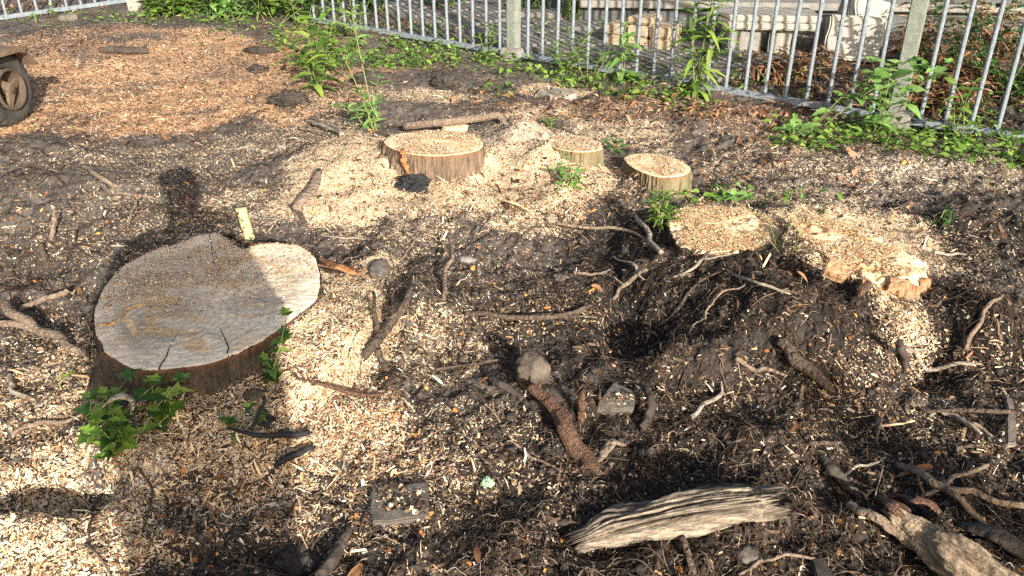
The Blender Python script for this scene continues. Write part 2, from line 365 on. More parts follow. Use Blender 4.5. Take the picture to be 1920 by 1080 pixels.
M['lightgreen'] = mat_leaf('light_green_leaf', [(0, (.12, .25, .05)), (.5, (.20, .38, .09)), (1, (.34, .52, .16))])
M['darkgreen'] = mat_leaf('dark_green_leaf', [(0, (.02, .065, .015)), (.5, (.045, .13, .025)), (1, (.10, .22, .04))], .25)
M['stem'] = mat_island('plant_stem', [(0, (.12, .17, .05)), (.5, (.20, .24, .09)), (1, (.25, .2, .1))])
M['bark'] = mat_bark('stump_bark', [(.05, .035, .024), (.15, .105, .07), (.28, .205, .14)])
M['barkdark'] = mat_bark('dark_bark', [(.02, .016, .013), (.055, .044, .035), (.115, .092, .072)])  # bark in darker grey brown tones
M['barkmoss'] = mat_bark('mossy_bark', [(.07, .055, .03), (.17, .14, .08), (.30, .24, .15)], moss=(.16, .19, .06))
M['twig'] = mat_bark('branch_bark', [(.03, .022, .017), (.085, .062, .045), (.18, .13, .095)], (26, 26, 26), 1.0)
M['twigpale'] = mat_bark('pale_branch', [(.085, .062, .044), (.20, .148, .105), (.32, .25, .18)], (26, 26, 26), .9)
M['redwood'] = mat_bark('red_root_wood', [(.035, .022, .016), (.11, .062, .040), (.25, .135, .078)], (75, 75, 40), .8)
M['weathered'] = mat_bark('weathered_wood', [(.07, .055, .042), (.30, .25, .19), (.56, .49, .38)], (8, 8, 60), .8)
M['cut'] = mat_cut('cut_wood', (.70, .60, .45), (.44, .36, .26), (.56, .38, .19))
M['cutpale'] = mat_cut('fresh_cut_wood', (.76, .56, .34), (.60, .40, .22), (.62, .36, .16))
M['orange'] = mat_bark('split_orange_wood', [(.14, .055, .02), (.32, .14, .055), (.50, .28, .13)], (10, 10, 40), .8)
M['sidewood'] = mat_bark('stump_side_wood', [(.16, .085, .045), (.34, .20, .11), (.50, .33, .19)], (16, 16, 5), .9)
M['tornwood'] = mat_bark('torn_wood', [(.26, .14, .06), (.48, .31, .16), (.62, .47, .29)], (30, 30, 30), .6)
M['steel'] = mat_rock('galvanised_steel', (.15, .185, .21), (.27, .305, .335), 30)
M['steel'].node_tree.nodes['Principled BSDF'].inputs['Roughness'].default_value = .5
M['steel'].node_tree.nodes['Principled BSDF'].inputs['Metallic'].default_value = .25
M['postm'] = mat_rock('post_grey_green', (.15, .165, .14), (.25, .27, .23), 20)
M['concrete'] = mat_rock('concrete', (.13, .125, .11), (.28, .265, .235), 14, (.5, .48, .44))
M['concretepale'] = mat_rock('pale_concrete', (.20, .185, .155), (.36, .335, .285), 14)
M['slabtop'] = mat_rock('slab_concrete', (.24, .235, .20), (.38, .37, .32), 8)
M['wall'] = mat_rock('render_wall', (.055, .06, .06), (.12, .125, .12), 3)  # tree shade over the wall is put into this darker colour
M['paving'] = mat_rock('paving', (.12, .11, .10), (.22, .205, .18), 9)
M['brick'] = mat_rock('cream_brick', (.28, .22, .14), (.44, .36, .25), 16)
M['rust'] = mat_rock('rusty_sheet', (.09, .06, .04), (.20, .145, .10), 9)
M['rubber'] = mat_rock('dusty_rubber', (.03, .028, .026), (.085, .078, .07), 15)
M['rubber'].node_tree.nodes['Principled BSDF'].inputs['Roughness'].default_value = .75
M['rim'] = mat_rock('rusty_rim', (.04, .03, .022), (.12, .088, .065), 14)
M['stone'] = mat_rock('stone', (.10, .085, .065), (.25, .215, .17), 18)
M['slab'] = mat_rock('dirty_slab', (.05, .04, .032), (.19, .165, .135), 16)
M['darkstone'] = mat_rock('dark_knotty_stone', (.05, .04, .03), (.16, .13, .10), 18)
M['black'] = mat_rock('black_plastic', (.008, .008, .009), (.03, .03, .033), 12)
M['black'].node_tree.nodes['Principled BSDF'].inputs['Roughness'].default_value = .55
M['yellow'] = mat_rock('chipped_yellow_paint', (.50, .47, .12), (.66, .63, .22), 25)
M['plasticgreen'] = mat_rock('pale_green_film', (.25, .42, .22), (.42, .62, .38), 20)
M['ash'] = mat_rock('grey_white_lump', (.30, .29, .27), (.60, .59, .56), 20)

# ------------------------------------------------------------------ ground sheet
def build_ground():
    ys = np.concatenate([np.linspace(-30, -3, 20)[:-1], np.linspace(-3, .7, 60)[:-1], np.geomspace(.7, 11, 820), np.linspace(11, 90, 40)[1:]])
    sf = np.linspace(-1, 1, 1050); so = np.geomspace(1, 30, 26)[1:]
    s = np.concatenate([-so[::-1], sf, so])
    Y, S = np.meshgrid(ys, s, indexing='ij'); X = S * (0.85 + 0.80 * np.clip(Y, .2, 11))
    x, y = X.ravel(), Y.ravel(); z = H(x, y)
    n, m = len(ys), len(s); idx = np.arange(n * m).reshape(n, m)
    Fq = np.stack([idx[:-1, :-1], idx[:-1, 1:], idx[1:, 1:], idx[1:, :-1]], -1).reshape(-1, 4)
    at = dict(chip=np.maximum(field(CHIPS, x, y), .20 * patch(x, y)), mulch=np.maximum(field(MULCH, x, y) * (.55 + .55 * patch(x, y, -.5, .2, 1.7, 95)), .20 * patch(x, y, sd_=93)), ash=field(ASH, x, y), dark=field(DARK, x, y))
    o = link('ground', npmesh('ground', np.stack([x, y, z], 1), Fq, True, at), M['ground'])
    tag(o, kind='structure')
build_ground()

# ------------------------------------------------------------------ scattering
def normals(x, y, e=.012):
    hx = (H(x + e, y) - H(x - e, y)) / (2 * e); hy = (H(x, y + e) - H(x, y - e)) / (2 * e)
    n = np.stack([-hx, -hy, np.ones_like(hx)], 1); return n / np.linalg.norm(n, axis=1)[:, None]
def candidates(n, y0=1.0, y1=9.0, seed=0, p=1.3):
    r = np.random.default_rng(seed)
    # density falls with distance
    u = r.random(n); a = 1 - p
    y = (y0 ** a + u * (y1 ** a - y0 ** a)) ** (1 / a)
    x = (r.random(n) * 2 - 1) * (0.45 + .72 * y)
    return x, y, r
def frames(nrm, yaw, tilt, roll):
    n = len(yaw)
    t = np.stack([np.cos(yaw), np.sin(yaw), np.zeros(n)], 1)
    t = t - nrm * (t * nrm).sum(1)[:, None]; t /= np.linalg.norm(t, axis=1)[:, None]
    b = np.cross(nrm, t)
    ct, st_ = np.cos(tilt)[:, None], np.sin(tilt)[:, None]
    t2 = t * ct + nrm * st_; n2 = nrm * ct - t * st_
    cr, sr = np.cos(roll)[:, None], np.sin(roll)[:, None]
    b2 = b * cr + n2 * sr; n3 = n2 * cr - b * sr
    return t2, b2, n3
def flake_mesh(name, P, T, B, N, L, W, curl, r, thick=None):
    n = len(P); V = []
    tw = (r.random(n) - .5) * .7
    for k, (a, c) in enumerate(((-.5, 0), (0, 1), (.5, 0))):
        for sgn in (-1, 1):
            w = W * (.5 if k == 1 else .5 * (.45 + .5 * r.random(n))) * sgn
            V.append(P + T * (L * a)[:, None] + B * w[:, None] + N * ((curl * c * L) + tw * w * a)[:, None])
    V = np.stack(V, 1)                       # n,6,3
    base = (np.arange(n) * 6)[:, None]
    Fa = np.concatenate([base + np.array([0, 1, 3, 2]), base + np.array([2, 3, 5, 4])])
    return npmesh(name, V.reshape(-1, 3), Fa)
def block_mesh(name, P, T, B, N, L, W, Tk, r):
    n = len(P); V = []
    for sx in (-.5, .5):
        for sy in (-.5, .5):
            for sz in (-.5, .5):
                V.append(P + T * (L * sx * (1 + .3 * (r.random(n) - .5)))[:, None] + B * (W * sy * (1 + .5 * (r.random(n) - .5)))[:, None] + N * (Tk * sz)[:, None])
    V = np.stack(V, 1); base = (np.arange(n) * 8)[:, None]
    q = [(0, 1, 3, 2), (4, 6, 7, 5), (0, 4, 5, 1), (2, 3, 7, 6), (0, 2, 6, 4), (1, 5, 7, 3)]
    Fa = np.concatenate([base + np.array(f) for f in q])
    return npmesh(name, V.reshape(-1, 3), Fa)
def scatter_flakes(name, label, n, dens, mat, Lr, Wr, seed, pile=.010, tilt=.35, y1=9.0, block=False, p=1.3, curlmax=.22, grow=.12, y0=1.0):
    x, y, r = candidates(n, y0, y1, seed, p)
    d = dens(x, y); k = r.random(n) < d; x, y, d = x[k], y[k], d[k]; n = len(x)
    nr = normals(x, y, .02); nr = nr + (r.random((n, 3)) - .5) * .3; nr /= np.linalg.norm(nr, axis=1)[:, None]
    L = Lr[0] + (Lr[1] - Lr[0]) * r.random(n) ** 3.2; W = np.minimum(Wr[0] + (Wr[1] - Wr[0]) * r.random(n) ** 2, L)
    g = 1 + grow * np.maximum(y - 2, 0); L *= g; W *= g
    T, B, N = frames(nr, r.random(n) * 2 * np.pi, (r.random(n) - .5) * 2 * tilt, (r.random(n) - .5) * 2 * tilt)
    z = H(x, y) + .002 + pile * d * r.random(n) + L * .12 * r.random(n)
    P = np.stack([x, y, z], 1)
    me = block_mesh(name, P, T, B, N, L, W, W * (.2 + .3 * r.random(n)), r) if block else flake_mesh(name, P, T, B, N, L, W, (r.random(n) - .3) * curlmax * 1.5, r)
    o = link(name, me, mat); tag(o, label, 'wood chips', kind='stuff'); return o
fch = lambda x, y: np.clip(field(CHIPS, x, y) ** 1.3 * 1.0 + .06 * patch(x, y), 0, 1)
fmu = lambda x, y: np.clip(field(MULCH, x, y) * (.5 + .6 * patch(x, y, -.5, .2, 1.7, 95)) + .03, 0, 1)
fas = lambda x, y: np.clip(field(ASH, x, y) * .9 + .11 * patch(x, y, sd_=97), 0, 1)
fall = lambda x, y: 0.35 + 0.4 * field(DARK, x, y)
scatter_flakes('wood_chips', 'cream and ochre wood chips strewn over the soil', 520000, fch, M['chip'], (.003, .016), (.0013, .005), 11, .012, grow=.05, p=1.15)
scatter_flakes('wood_chips', 'small blocky cream chips of cut wood in the piles', 60000, fch, M['chip'], (.003, .015), (.002, .006), 12, .012, block=True, grow=.05)
scatter_flakes('pale_chips', 'whitish chips scattered thinly over the dark soil', 130000, fas, M['ashchip'], (.003, .017), (.0018, .006), 13, .006, grow=.05)
scatter_flakes('wood_slivers', 'longer pale slivers and shavings among the chips', 9000, lambda x, y: np.clip(field(CHIPS, x, y) + .12, 0, 1), M['chip'], (.018, .075), (.002, .008), 16, .016, tilt=.5, grow=.03)
scatter_flakes('shredded_mulch', 'orange brown shredded bark mulch covering the back left ground', 200000, fmu, M['mulch'], (.007, .036), (.0018, .006), 14, .014, p=.6, y0=1.2, grow=.06)
scatter_flakes('dark_litter', 'dark brown bark crumbs and leaf litter on the soil', 110000, fall, M['litter'], (.005, .035), (.003, .012), 15, .008)

scatter_flakes('wood_chips', 'larger fresh chips lying on top of the nearest piles', 26000, fch, M['chip'], (.009, .026), (.003, .009), 17, .014, tilt=.5, y1=2.4, grow=0)
scatter_flakes('leaf_bits', 'small orange and rusty leaf bits dotting the ground', 1800, lambda x, y: x * 0 + .6, M['bits'], (.008, .026), (.006, .016), 18, .01, tilt=.5, y1=6, grow=.05)
def scatter_roots(name, label, n, dens, mat, seed, Lr=(.03, .18), rr=(.0005, .0018), lift=.02, y1=8.0, wig=.9):
    x, y, r = candidates(n, 1.1, y1, seed, 1.5)
    k = r.random(n) < dens(x, y); x, y = x[k], y[k]; n = len(x)
    K = 7; L = Lr[0] + (Lr[1] - Lr[0]) * r.random(n) ** 2; rad = (rr[0] + (rr[1] - rr[0]) * r.random(n) ** 3) * (1 + .15 * np.maximum(y - 2, 0))
    yaw = r.random(n) * 2 * np.pi; cx, cy = x.copy(), y.copy(); pts = []; arch = lift * r.random(n) ** 2.5
    turn = (r.random(n) - .5) * .7 * wig
    for k in range(K):
        u = k / (K - 1); pts.append(np.stack([cx, cy, H(cx, cy) + rad + arch * math.sin(math.pi * u) + .004 * r.random(n)], 1))
        yaw = yaw + turn + (r.random(n) - .5) * wig; cx = cx + np.cos(yaw) * L / K; cy = cy + np.sin(yaw) * L / K
    P = np.stack(pts, 1)                      # n,K,3
    D = np.gradient(P, axis=1); D /= np.linalg.norm(D, axis=2)[..., None] + 1e-9
    Sd = np.cross(D, np.array([0, 0, 1.0])); Sd /= np.linalg.norm(Sd, axis=2)[..., None] + 1e-9; U = np.cross(Sd, D)
    ring = []
    for a in (0.5, 2.6, 4.7):
        tp = (np.linspace(1, .45, K))[None, :, None]
        ring.append(P + (Sd * math.cos(a) + U * math.sin(a)) * rad[:, None, None] * tp)
    V = np.stack(ring, 2)                     # n,K,3,3
    base = np.arange(n * K * 3).reshape(n, K, 3); Fq = []
    for j in range(3):
        j2 = (j + 1) % 3; Fq.append(np.stack([base[:, :-1, j], base[:, :-1, j2], base[:, 1:, j2], base[:, 1:, j]], -1).reshape(-1, 4))
    o = link(name, npmesh(name, V.reshape(-1, 3), np.concatenate(Fq), True), mat); tag(o, label, 'roots', kind='stuff'); return o
froot = lambda x, y: np.clip(1 - .8 * np.maximum(field(CHIPS, x, y), field(MULCH, x, y)) , .05, 1)
ROOTZ = [Blob(*a) for a in [(1250, 540, 260, 90, 1), (1450, 640, 200, 90, 1), (800, 570, 130, 130, 1), (1100, 420, 180, 50, 1), (1850, 650, 120, 90, 1), (1400, 780, 350, 120, .8), (700, 720, 90, 50, .9), (1300, 870, 250, 60, .8)]]
froot2 = lambda x, y: field(ROOTZ, x, y)
scatter_roots('fine_roots', 'thin brown rootlets tangled over the soil', 26000, froot, M['root'], 21)
scatter_roots('root_tangle', 'dense tangle of hair thin roots around the dug up mounds', 17000, froot2, M['root'], 22, (.04, .20), (.0004, .0020), .045)

ftw = lambda x, y: np.clip(.75 - .45 * field(CHIPS, x, y) - .5 * field(MULCH, x, y), .08, 1)
scatter_roots('twig_litter', 'short broken brown twigs and root ends littering the soil', 4200, ftw, M['twiglit'], 23, (.03, .20), (.0012, .0045), .03, wig=.45)
scatter_roots('straw_litter', 'thin pale straws and split fibres littering the ground', 4500, ftw, M['straw'], 24, (.02, .11), (.0007, .0018), .02, wig=.3)
def ico_template(sub):
    bm = bmesh.new(); bmesh.ops.create_icosphere(bm, subdivisions=sub, radius=1)
    V = np.array([v.co[:] for v in bm.verts]); Fa = np.array([[v.index for v in f.verts] for f in bm.faces]); bm.free(); return V, Fa
def scatter_clods(n, seed):
    x, y, r = candidates(n, 1.1, 6.5, seed, 1.4)
    d = (1 - .85 * np.maximum(field(CHIPS, x, y), field(MULCH, x, y))) * .9
    k = r.random(n) < d; x, y = x[k], y[k]; n = len(x)
    TV, TF = ico_template(1); s = .0025 + .012 * r.random(n) ** 6
    off = r.random((n, 3)) * 50
    base = TV[None] * (1 + 0.0)
    nz = (.6 + .8 * r.random(base.shape[:2])) + .55 * (pn(base[..., 0] * 1.6 + off[:, None, 0], base[..., 1] * 1.6 + base[..., 2] * 1.3 + off[:, None, 1], 3)) + .40 * pn(base[..., 0] * 4 + base[..., 2] * 3 + off[:, None, 1], base[..., 1] * 4 + off[:, None, 2], 4)
    sc = np.stack([s * (.8 + .5 * r.random(n)), s * (.8 + .5 * r.random(n)), s * (.5 + .4 * r.random(n))], 1)
    V = base * nz[..., None] * sc[:, None] + np.stack([x, y, H(x, y) + s * .1], 1)[:, None]
    Fa = (TF[None] + (np.arange(n) * len(TV))[:, None, None]).reshape(-1, 3)
    o = link('soil_clods', npmesh('soil_clods', V.reshape(-1, 3), Fa, False), M['clod']); tag(o, 'crumbled clods of dark soil', 'soil', kind='stuff')
scatter_clods(32000, 31)

# ------------------------------------------------------------------ leaves
T_OVATE = (np.array([(0, 0, 0), (.35, 0, 0), (.7, 0, 0), (1, 0, 0), (.18, .30, .05), (.5, .38, .08), (.8, .2, .05), (.18, -.30, .05), (.5, -.38, .08), (.8, -.2, .05)], float),
           [(0, 1, 4), (4, 1, 5), (1, 2, 5), (5, 2, 6), (2, 3, 6), (0, 7, 1), (7, 8, 1), (1, 8, 2), (8, 9, 2), (2, 9, 3)])
_iv = [(0, 0), (-.12, .22), (.0, .48), (.22, .30), (.48, .52), (.55, .25), (1, 0), (.55, -.25), (.48, -.52), (.22, -.30), (.0, -.48), (-.12, -.22)]
T_IVY = (np.array([(.25, 0, -.03)] + [(a, b, abs(b) * .12) for a, b in _iv], float), [(0, i, i % 12 + 1) for i in range(1, 13)])
T_BLADE = (np.array([(0, .5, 0), (0, -.5, 0), (.4, .45, .0), (.4, -.45, .0), (.75, .3, 0), (.75, -.3, 0), (1, 0, 0)], float), [(0, 1, 3), (0, 3, 2), (2, 3, 5), (2, 5, 4), (4, 5, 6)])
def leaf_mesh(name, P, D, N, L, W, tmpl, droop=.3, r=None):
    """P base, D direction, N rough up, arrays"""
    TV, TF = tmpl; TF = np.array(TF); n = len(P); r = r or rng
    D = D / (np.linalg.norm(D, axis=1)[:, None] + 1e-9); S_ = np.cross(N, D); S_ /= (np.linalg.norm(S_, axis=1)[:, None] + 1e-9); U = np.cross(D, S_)
    dr = droop * (.4 + 1.2 * r.random(n)); fold = .6 + .8 * r.random(n)
    u = TV[None, :, 0]; v = TV[None, :, 1]; w = TV[None, :, 2] * fold[:, None] - dr[:, None] * u * u
    V = P[:, None] + D[:, None] * (u * L[:, None])[..., None] + S_[:, None] * (v * W[:, None])[..., None] + U[:, None] * (w * L[:, None])[..., None]
    Fa = (TF[None] + (np.arange(n) * len(TV))[:, None, None]).reshape(-1, 3)
    return npmesh(name, V.reshape(-1, 3), Fa, tmpl is not T_BLADE)
def scatter_leaves(name, label, cat, n, blobs, mat, Lr, wr, hmax, tmpl, seed, upright=.3, droop=.3, y0=1.1, y1=11.0, flo=0.0, p=.5, pw=1.5):
    x, y, r = candidates(n, y0, y1, seed, p)
    w_ = wob(x, y, 3.5, .5, 60); f = np.maximum(field(blobs, x, y, w=w_) * (sst(-.40, .20, fbm(x * 5, y * 5, 3, 66)) if cat == 'weeds' else 1), flo); k = r.random(n) < f; x, y = x[k], y[k]; n = len(x)
    yaw = r.random(n) * 6.283; el = (r.random(n) - .35) * upright * 2.2
    D = np.stack([np.cos(yaw) * np.cos(el), np.sin(yaw) * np.cos(el), np.sin(el)], 1)
    N = np.stack([(r.random(n) - .5) * .9, (r.random(n) - .5) * .9 - .2, np.ones(n)], 1)
    L = Lr[0] + (Lr[1] - Lr[0]) * r.random(n) ** 1.6
    P = np.stack([x, y, H(x, y) + .004 + hmax * r.random(n) ** pw], 1)
    o = link(name, leaf_mesh(name, P, D, N, L, L * (wr[0] + (wr[1] - wr[0]) * r.random(n)), tmpl, droop, r), mat); tag(o, label, cat, kind='stuff'); return o
GRN = [Blob(*a) for a in [(1010, 140, 60, 14, .9), (1120, 160, 90, 18, .9), (1200, 170, 80, 18, .85), (900, 120, 110, 12, .7), (740, 95, 120, 24, .95), (640, 105, 90, 34, .9), (590, 75, 80, 25, .8), (770, 125, 70, 16, .8), (880, 112, 60, 12, .9),
    (1550, 265, 120, 25, .9), (1700, 260, 110, 20, .85), (1800, 290, 160, 30, .95), (1640, 240, 90, 14, .9), (1890, 300, 70, 30, .9), (1440, 270, 50, 14, .5),
    (450, 28, 150, 16, .95), (300, 40, 90, 9, .7), (150, 38, 120, 8, .5), (600, 60, 70, 24, .7), (1390, 385, 100, 12, .5), (1480, 400, 60, 10, .4), (930, 170, 60, 10, .3), (1300, 205, 60, 12, .3), (1450, 180, 80, 8, .5),
    (1000, 60, 500, 20, .3), (1300, 130, 200, 30, .4), (1800, 190, 160, 40, .55)]]
scatter_leaves('low_weeds', 'low green weeds growing along the foot of the fence', 'weeds', 190000, GRN, M['green'], (.018, .06), (.5, .9), .07, T_OVATE, 41, .5)
scatter_leaves('low_weeds', 'pale green seedlings among the weeds by the fence', 'weeds', 40000, GRN, M['lightgreen'], (.015, .045), (.5, .9), .09, T_OVATE, 42, .6)
GRS = [Blob(*a) for a in [(1800, 300, 150, 30, .9), (1560, 275, 110, 20, .5), (1380, 385, 110, 14, .6), (1240, 410, 25, 25, .9), (560, 50, 150, 30, .5), (740, 110, 120, 20, .5), (1100, 165, 120, 20, .4), (1650, 250, 100, 10, .5), (200, 40, 200, 10, .4)]]
scatter_leaves('grass', 'thin green grass blades near the fence foot', 'grass', 40000, GRS, M['green'], (.04, .13), (.035, .07), .01, T_BLADE, 43, .75, .5)
DRY = [Blob(*a) for a in [(1400, 215, 180, 22, .9), (1250, 180, 150, 20, .6), (1600, 150, 260, 50, .9), (1850, 150, 160, 80, 1), (1700, 110, 200, 40, .9), (1350, 120, 200, 40, .6), (1150, 200, 250, 30, .5), (1050, 180, 200, 20, .5), (60, 20, 120, 15, .9), (700, 60, 80, 20, .4), (1500, 300, 260, 40, .25), (1100, 380, 160, 30, .35), (550, 90, 100, 40, .4)]]
scatter_leaves('dry_leaves', 'curled brown dry leaves lying along and behind the fence', 'dry leaves', 40000, DRY, M['dryleaf'], (.018, .07), (.3, .6), .05, T_OVATE, 44, .6, .9, flo=.004)

# ------------------------------------------------------------------ stumps
STUMPS = []
def stump(label, si, cutm, barkm, flare=.25, ridge=.010, tilt=(0, 0), depth=.16, rough=.003, n=220, roots=(), seedn=1, rag=0.0):
    px_outline, top, centre = STUMP_DATA[si][:3]
    c0, zc, pts = outline_world(px_outline, top, centre, tilt)
    O = resample(pts, n); ang = np.arctan2(O[:, 1], O[:, 0]); rad = np.linalg.norm(O, axis=1)
    O = O * (1 + .012 * pn(ang * 5, rad * 0 + seedn, 2) + .006 * pn(ang * 17, rad * 0 + seedn, 3) + rag * (.6 * pn(ang * 7, rad * 0, 13) + .7 * pn(ang * 23, rad * 0, 14) + .4 * pn(ang * 60, rad * 0, 15)))[:, None]
    base = thing('tree_stump', label, 'tree stump', (c0[0], c0[1], 0))
    zt = lambda X, Y: zc + tilt[0] * X + tilt[1] * Y
    # cut face: rings inwards
    Kr = 46; fr = np.linspace(1, 0, Kr) ** .8; V = []
    for f in fr[:-1]:
        X, Y = O[:, 0] * f, O[:, 1] * f
        V.append(np.stack([X, Y, zt(X, Y) + rough * fbm((X + c0[0]) * 9, (Y + c0[1]) * 9, 4, seedn) + rough * .5 * fbm(X * 60, Y * 60, 2, 4) - (.006 if f > .995 else 0) * (1 + pn(ang * 20, ang * 0, 5)) * .5], 1))
    if rag:
        for f, v in zip(fr[:-1], V):
            lo = .5 + pn(ang * 4 + 2, ang * 0 + seedn, 16) + .5 * pn(ang * 14, ang * 0 + f * 4, 17)
            v[:, 2] += rag * (-.55 * np.maximum(lo, 0) * f ** 7 + .18 * fbm((v[:, 0] + c0[0]) * 22, (v[:, 1] + c0[1]) * 22, 3, 18) - .08)
    EDG = np.concatenate([np.repeat(fr[:-1], n), [0]])
    V = np.concatenate(V + [np.array([[0, 0, zc]])]); idx = np.arange(n * (Kr - 1)).reshape(Kr - 1, n); F4 = []
    j2 = np.roll(np.arange(n), -1)
    F4 = np.stack([idx[:-1][:, j2], idx[:-1], idx[1:], idx[1:][:, j2]], -1).reshape(-1, 4)[:, ::-1]
    ctr = n * (Kr - 1); F3 = np.stack([idx[-1], idx[-1][j2], np.full(n, ctr)], 1)
    link('cut_face', npmesh('cut_face', V, [F4, F3], True, {'edge': EDG}), cutm, base)
    # bark: from just under the rim to below ground
    Kb = 34; V = []
    for k in range(Kb):
        f = k / (Kb - 1); dz = -(depth + .12) * f
        g = 1 + flare * (max(f - .15, 0) ** 1.6)
        rf = np.zeros(n)
        for (ra, rw, rs) in roots:
            da = np.angle(np.exp(1j * (ang - ra))); rf += rs * np.exp(-(da / rw) ** 2) * f ** .9
        rd = ridge * (np.abs(pn(ang * 16 * (rad.mean() / .2) ** .6, np.full(n, f * 1.2), 7)) * 1.6 - .4 + .5 * pn(ang * 40, np.full(n, f * 5), 8)) * min(1, f * 12 + .2)
        sc = g + rf + (rd + .003) / rad
        X, Y = O[:, 0] * sc, O[:, 1] * sc; V.append(np.stack([X, Y, zt(O[:, 0], O[:, 1]) + dz - .002 + (0 if k else .001) - rag * .5 * np.maximum(.5 + pn(ang * 4 + 2, ang * 0 + seedn, 16) + .5 * pn(ang * 14, ang * 0 + 4, 17), 0) - rag * .09], 1))
    V = np.concatenate(V); idx = np.arange(n * Kb).reshape(Kb, n)
    F4 = np.stack([idx[:-1], idx[1:], idx[1:][:, j2], idx[:-1][:, j2]], -1).reshape(-1, 4)
    link('bark', npmesh('bark', V, F4, True, {'rim': np.repeat(np.exp(-np.linspace(0, 1, Kb) * 32) * .6, n)}), barkm, base)
    STUMPS.append((c0, O, zt, n)); return base
def chips_on(si, n, mat, Lr, seed, mask=None, name='wood_chips', label='sawdust and chips lying on a cut stump', pile=.006):
    c0, O, zt, m = STUMPS[si]; r = np.random.default_rng(seed)
    k = r.integers(0, m, n); f = np.sqrt(r.random(n)) * .985; X, Y = O[k, 0] * f, O[k, 1] * f
    keep = np.ones(n, bool) if mask is None else r.random(n) < mask(X + c0[0], Y + c0[1])
    X, Y = X[keep], Y[keep]; n = len(X); Z = zt(X, Y) + .003 + pile * r.random(n)
    nr = np.stack([(r.random(n) - .5) * .5, (r.random(n) - .5) * .5, np.ones(n)], 1); nr /= np.linalg.norm(nr, axis=1)[:, None]
    T, B, N = frames(nr, r.random(n) * 6.283, (r.random(n) - .5) * .5, (r.random(n) - .5) * .5)
    L = Lr[0] + (Lr[1] - Lr[0]) * r.random(n) ** 3; W = L * (.25 + .5 * r.random(n))
    P = np.stack([X + c0[0], Y + c0[1], Z], 1)
    o = link(name, flake_mesh(name, P, T, B, N, L, W, (r.random(n) - .3) * .3, r), mat); tag(o, label, 'wood chips', kind='stuff')
    return o
# big heart shaped stump
HINGE = [(272, 570), (250, 575), (232, 586), (220, 600), (205, 609), (186, 607)]
s0 = stump('large heart shaped stump in the shadow, grey brown cut face strewn with sawdust', 0, M['cut'], M['barkdark'], .12, .010, depth=.17, rough=.004, n=420, roots=((-2.20, .16, .50), (-.5, .25, .1), (2.9, .2, .2)))
sub = Blob(350, 600, 160, 80, 1.0)
chips_on(0, 9000, M['mulch'], (.002, .009), 52, lambda x, y: np.clip(.95 * field([Blob(370, 570, 170, 85, 1.0), Blob(450, 490, 110, 50, .8)], x, y, w=wob(x + 4, y, 5, .7)) + .03, 0, 1), label='brown sawdust caked on the middle of the large shaded stump')
chips_on(0, 11000, M['chip'], (.003, .012), 51, lambda x, y: np.clip(.95 * field([Blob(370, 570, 190, 80, 1.0), Blob(430, 500, 100, 50, .8)], x, y, w=wob(x + 9, y, 5, .6)) + .06, 0, 1), label='sawdust lying on the large shaded stump')
s1 = stump('wide stump with tall ridged grey bark and a torn orange split at its left', 1, M['cutpale'], M['bark'], .10, .012, depth=.19, roots=((3.4, .5, .35), (-2.6, .3, .2)), n=300, seedn=4)
s2 = stump('low stump half buried in white sawdust, between the ridged stump and the small round one', 2, M['cutpale'], M['barkmoss'], .08, .010, depth=.15, n=260, seedn=7)
s3 = stump('small round stump with pale cut top and grooved bark, nearest the fence', 3, M['cutpale'], M['barkmoss'], .12, .012, depth=.17, n=260, seedn=9)
s4 = stump('low wide stump buried in orange sawdust right of the root pit', 4, M['cutpale'], M['barkdark'], .15, .012, depth=.13, rough=.006, n=420, seedn=12, rag=.045)
s5 = stump('long sloping stump with orange cut sides and sawdust on top, rightmost of the stumps', 5, M['cutpale'], M['sidewood'], .10, .014, depth=.15, rough=.008, n=460, seedn=15, rag=.060, roots=((-2.0, .3, .25), (-1.2, .25, .15)))
for i, nn in ((1, 13000), (2, 6500), (3, 4000), (4, 18000), (5, 18000)):
    lb = {1: 'wide ridged', 2: 'half buried', 3: 'small round', 4: 'low wide right hand', 5: 'long sloping'}[i]
    chips_on(i, nn, M['sawdust'] if i > 3 else M['chip'], (.003, .013), 60 + i, (lambda x, y: np.clip((.55 if i > 3 else .6) + wob(x, y, 6, 1.5), .06, 1)), label='sawdust and chips lying on the %s stump' % lb)

